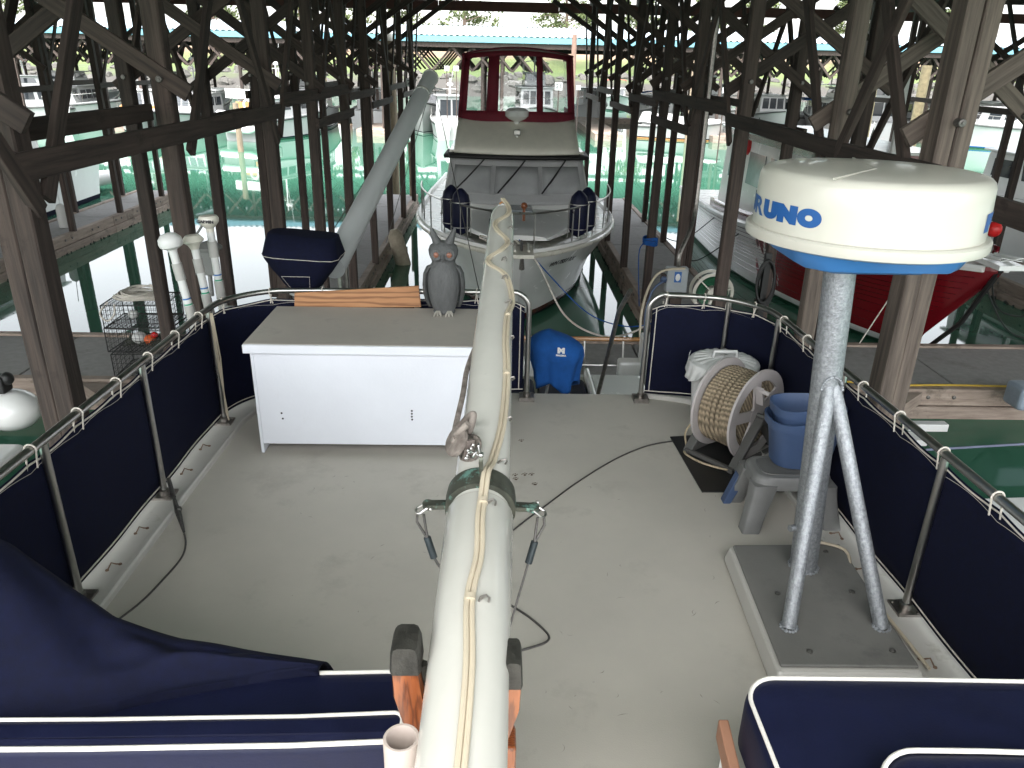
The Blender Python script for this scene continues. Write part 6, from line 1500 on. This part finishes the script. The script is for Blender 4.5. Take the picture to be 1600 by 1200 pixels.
# slip number signs
def sign(px, py, y, s, txt, label):
    p = ay(px, py, y); t = root('slip_sign', label, 'sign', tuple(p), group='white slip number signs'); mb = MB(); mb.bx(p.x-s/2, p.x+s/2, y-.02, y, p.z-s/2, p.z+s/2); part('plate', mb, M_plastw, t, smooth=0, bev=.005)
    mb = MB(); mb.bx(p.x-.03, p.x+.03, y+.002, y+.04, p.z-s*1.6 if y < 40 else -1, p.z+s*.4); part('bracket', mb, M_timber, t, smooth=0)
    tx = text_mb(txt, s*.85, .002, .002); place(tx, (p.x, y-.024, p.z), (1, 0, 0), (0, 0, 1)); part('numerals', tx, M_blackp, t, smooth=0)
sign(641, 129, 29, .26, '21', 'white number sign left of the davit boom tip')
sign(698, 107, 55, .32, '1', 'left one of two small white signs above the davit boom tip')
sign(713, 107, 55, .32, '7', 'right one of two small white signs above the davit boom tip')
sign(873, 135, 40, .36, '21', 'white number sign seen through the right window of the burgundy enclosure')
sign(646, 294, 27.9, .2, '3', 'small white sign low on the end of the left finger')
sign(904, 137, 50, .26, '23', 'white number sign just right of the burgundy enclosure')
sign(1002, 115, 52, .3, '19', 'white sign between the posts right of the cruiser')
sign(1133, 141, 44, .3, '17', 'white sign at the right between braced posts')
# power pedestal on its conduit
pc = az(1062, 480, DZ); pb_ = ay(1057, 437, 11.75)
pw = root('power_box', 'grey shore power box with a blue label on the right finger dock', 'power box', (pb_.x, 11.75, DZ))
mb = MB(); mb.bx(pb_.x-.17, pb_.x+.17, 11.7, 11.86, pb_.z-.20, pb_.z+.20); part('cabinet', mb, pm('box_grey', (.28, .30, .31), .45), pw, smooth=0, bev=.02)
mb = MB(); mb.bx(pb_.x-.05, pb_.x+.06, 11.692, 11.698, pb_.z-.03, pb_.z+.14); part('label_plate', mb, M_letter, pw, smooth=0)
mb = MB(); mb.ball((pb_.x+.005, 11.692, pb_.z+.05), .04, 10, sc=(1, .15, 1.5)); part('emblem', mb, M_plastw, pw)
mb = MB(); mb.tube(spline([(pb_.x+.02, 11.8, pb_.z+.18), (pb_.x+.02, 11.8, pb_.z+.4), (pb_.x+.18, 12.0, pb_.z+.7), (pb_.x+.32, 12.3, pb_.z+1.1), (pb_.x+.34, 12.38, 4.2), (pb_.x+.34, 12.38, 6.6)], 5), .035, 8); part('conduit', mb, M_steeld, pw)
mb = MB(); mb.bx(pb_.x-.05, pb_.x+.05, 11.8, 11.9, DZ, pb_.z-.18); mb.bx(pb_.x-.24, pb_.x-.172, 11.72, 11.84, pb_.z-.05, pb_.z+.08); part('stand', mb, M_timber, pw, smooth=0)
mb = MB(); mb.ball((pb_.x-.22, 11.68, pb_.z+.02), .055, 8); mb.tube(spline([(pb_.x-.22, 11.66, pb_.z), (pb_.x-.4, 11.6, pb_.z-.15), (pb_.x-.5, 11.5, pb_.z-.6), (pb_.x-.4, 11.4, DZ+.04)], 5), .018, 7); part('shore_cable', mb, M_bluep, pw)
mb = MB(); mb.tube(spline([(pb_.x+.1, 11.68, pb_.z+.2), (pb_.x-.35, 11.6, pb_.z+.12), (pb_.x-.6, 11.3, pb_.z-.4), (pb_.x-.55, 11.1, DZ+.2), (pb_.x-.2, 11.1, DZ+.04)], 6), .02, 7); part('shore_cable', mb, M_wirew, pw)
# blue line wound round a post
p = Vector((3.06, 15.0, 0)); z_ = ay(1022, 383, 14.9).z; mb = MB()
for k in range(5): mb.tube([p+Vector((.14*math.cos(a), .14*math.sin(a), z_+.03*k+.015*math.sin(a*2+k))) for a in [2*math.pi*i/12 for i in range(12)]], .018, 6, True)
mb.tube(spline([p+Vector((-.14, 0, z_)), p+Vector((-.2, .02, z_-.25)), p+Vector((-.1, .02, z_-1.3))], 4), .01, 5)
single('blue_line', 'blue rope wound round the first post of the right finger', 'rope', mb, M_bluec, (3.06, 15.0, z_))
# garden hose reel
hc = ay(1112, 448, 12.15); hr = root('hose_reel', 'white spoked hose reel with green hose standing on the walkway', 'hose reel', (hc.x, 12.15, DZ))
def hp(a, r_, t): return Vector((hc.x+r_*math.cos(a), 12.15+t, hc.z-.08+r_*math.sin(a)))
for t in (-.12, .12):
    mb = MB(); mb.loft([[hp(2*math.pi*j/36, r_, t+d_) for j in range(36)] for r_, d_ in ((.34, -.012), (.34, .012), (.29, .012), (.29, -.012))], True, False, True); mb.loft([[hp(2*math.pi*j/16, .09, t+d_) for j in range(16)] for d_ in (-.012, .012)])
    f_ = part('flange', mb, M_gelc, hr, smooth=30)
    for j in range(6):
        a = j*math.pi/3+.3; mb = MB(); mb.beam(hp(a, .08, t), hp(a, .30, t), .05, .02); part('spoke', mb, M_gelc, f_, smooth=0)
mb = MB()
for k in range(4):
    for i in range(7): mb.tube([hp(2*math.pi*j/22, .15+.03*k, -.10+.032*i) for j in range(22)], .016, 5, True)
part('hose', mb, M_green, hr)
mb = MB(); mb.beam((hc.x-.22, 12.0, DZ), (hc.x, 12.02, hc.z-.08), .04); mb.beam((hc.x+.22, 12.0, DZ), (hc.x, 12.02, hc.z-.08), .04); mb.beam((hc.x-.22, 12.3, DZ), (hc.x, 12.29, hc.z-.08), .04); mb.beam((hc.x+.22, 12.3, DZ), (hc.x, 12.29, hc.z-.08), .04); part('stand', mb, M_gelc, hr, smooth=0)
mb = MB()
for k in range(9): mb.tube([(3.95+.1*math.cos(a)*1.2+.02*math.sin(k), 7.1-.32+.02*k*0, 2.6+.35*math.sin(a)+.02*k) for a in [2*math.pi*i/20 for i in range(20)]], .018, 5, True)
# black hose hung near the post
mb = MB(); c = ay(1196, 440, 11.0)
for k in range(7): mb.tube([(c.x+.13*math.cos(a)+.012*k, 11.0+.025*k, c.z+.32*math.sin(a)-.02*k) for a in [2*math.pi*i/20 for i in range(20)]], .02, 6, True)
mb.beam((c.x+.02, 11.1, DZ), (c.x+.02, 11.1, c.z+.4), .09)
single('hose_coil', 'black hose coiled on a short post behind the right guard rail', 'hose', mb, M_black, (c.x, 11.0, DZ))
# corner bumper
c = az(608, 412, 0); mb = MB(); mb.tube([(-2.68, 15.9, .02), (-2.72, 15.95, .75), (-2.74, 15.97, .88)], [.17, .17, .08], 16)
p0 = az(632, 412, 0)
mb = MB(); mb.tube([(p0.x-.02, p0.y, -.05), (p0.x-.22, p0.y-.02, .78), (p0.x-.25, p0.y-.02, .90)], [.20, .20, .10], 18); mb.beam((p0.x-.2, p0.y, .3), (p0.x-.45, p0.y, .3), .1)
single('dock_bumper', 'pale canvas wrapped bumper post leaning on the left finger dock edge', 'dock bumper', mb, pm('bumper_canvas', (.36, .31, .24), .85, var=.2, scale=9, bump=.3), (p0.x, p0.y, 0))
# yellow hose, lumber, bits on the right walkway
mb = MB(); mb.tube(spline([(5.3, 10.72, DZ+.06), (6.0, 10.6, DZ+.05), (7.0, 10.63, DZ+.05), (8.5, 10.60, DZ+.05), (10.5, 10.62, DZ+.05)], 5), .017, 7)
single('yellow_hose', 'yellow hose lying along the near edge of the right walkway', 'hose', mb, M_yellow, (5.3, 10.7, DZ))
mb = MB(); mb.tube(spline([(4.62, 9.9, .5), (4.6, 10.2, .62), (4.63, 10.3, 1.4), (4.68, 10.1, 1.95), (4.75, 10.05, 2.0)], 6), .025, 7)
single('yellow_hose', 'yellow hose loop hanging beside the right timber post near the radar pole', 'hose', mb, M_yellow, (4.62, 9.9, .5))
mb = MB(); p = az(1447, 667, .8); mb.bx(p.x-.25, p.x+.25, p.y-.06, p.y+.06, .76, .86); mb.bx(p.x-.3, p.x-.12, p.y-.3, p.y-.05, .68, .76)
single('dock_bracket', 'white metal bracket beyond the right guard rail', 'bracket', mb, M_plastw, tuple(p), smooth=0, bev=.01)
p = az(1594, 610, .7); mb = MB(); mb.bx(p.x-.1, p.x+.4, p.y-.2, p.y+.2, DZ, DZ+.35)
single('dock_box', 'pale blue grey box on the right walkway at the picture edge', 'box', mb, pm('pale_blue_box', (.25, .30, .36), .5), (p.x, p.y, DZ), smooth=0, bev=.06, bseg=3)
mb = MB(); mb.tube([(5.1, 7.9, .8), (6.2, 7.7, 1.0), (7.5, 7.6, 1.3)], .014, 6); single('mooring_line', 'blue grey mooring line crossing dark water at the right edge', 'rope', mb, pm('blue_grey_rope', (.16, .18, .26), .8), (5.1, 7.9, .8))
boat('tender', 'small white skiff at the right edge beside the guard rail', (5.65, 5.6), R(184), 3.2, 1.3, .75, .6, rail=False, stripem=M_bluec)
# fender and swim step at the left edge
p = az(18, 640, .7); mb = MB(); mb.ball(p, .33, 22, sc=(1.1, .92, .82)); mb.lathe(p+Vector((-.3, 0, 0)), [(.3, .0), (.31, .02), (.3, .04)], 20, (1, 0, 0)); single('fender', 'big round white fender at the left edge above dark water', 'fender', mb, M_gel, tuple(p))
mb = MB(); mb.box(p+Vector((-.1, -.05, .38)), (.34, .2, .22)); mb.ball(p+Vector((.08, -.05, .45)), .09, 8); single('outboard_bracket', 'black motor bracket above the big round fender at the left edge', 'outboard motor', mb, M_black, tuple(p+Vector((0, 0, .3))), bev=.03)
p = az(5, 700, .6); mb = MB(); mb.bx(p.x-1.2, p.x+.18, p.y-.9, p.y+.15, .42, .60); single('swim_platform', 'white swim platform corner of the neighbouring boat at the left edge', 'swim platform', mb, M_gel, (p.x, p.y, .42), smooth=0, bev=.07, bseg=4)
line('black mooring line drooping from the red bow over the far right dock', [(7.95, 11.9, 2.2), (8.7, 12.6, 1.2), (9.8, 13.4, .75), (11.2, 14.0, .62), (12.1, 14.2, .5)], .014, M_black)
line('second black line from the red bow lying lower over the water', [(7.8, 11.8, 1.9), (8.7, 12.1, .9), (9.8, 12.3, .6), (10.6, 12.1, .47)], .014, M_black)
line('white line from the red bow down to the walkway', [(7.3, 12.9, 1.95), (6.9, 12.8, 1.2), (6.4, 12.5, .5)], .011, M_cord)
line('dark line from the finger dock to the wooden boat', [(4.6, 19.0, .5), (5.2, 19.2, .35), (5.9, 18.4, 1.2)], .014, M_black)
line('dark slack line crossing behind the right posts to the wooden boat', [(4.6, 22.0, .5), (5.3, 21.7, .3), (5.85, 20.5, 1.2)], .014, M_black)
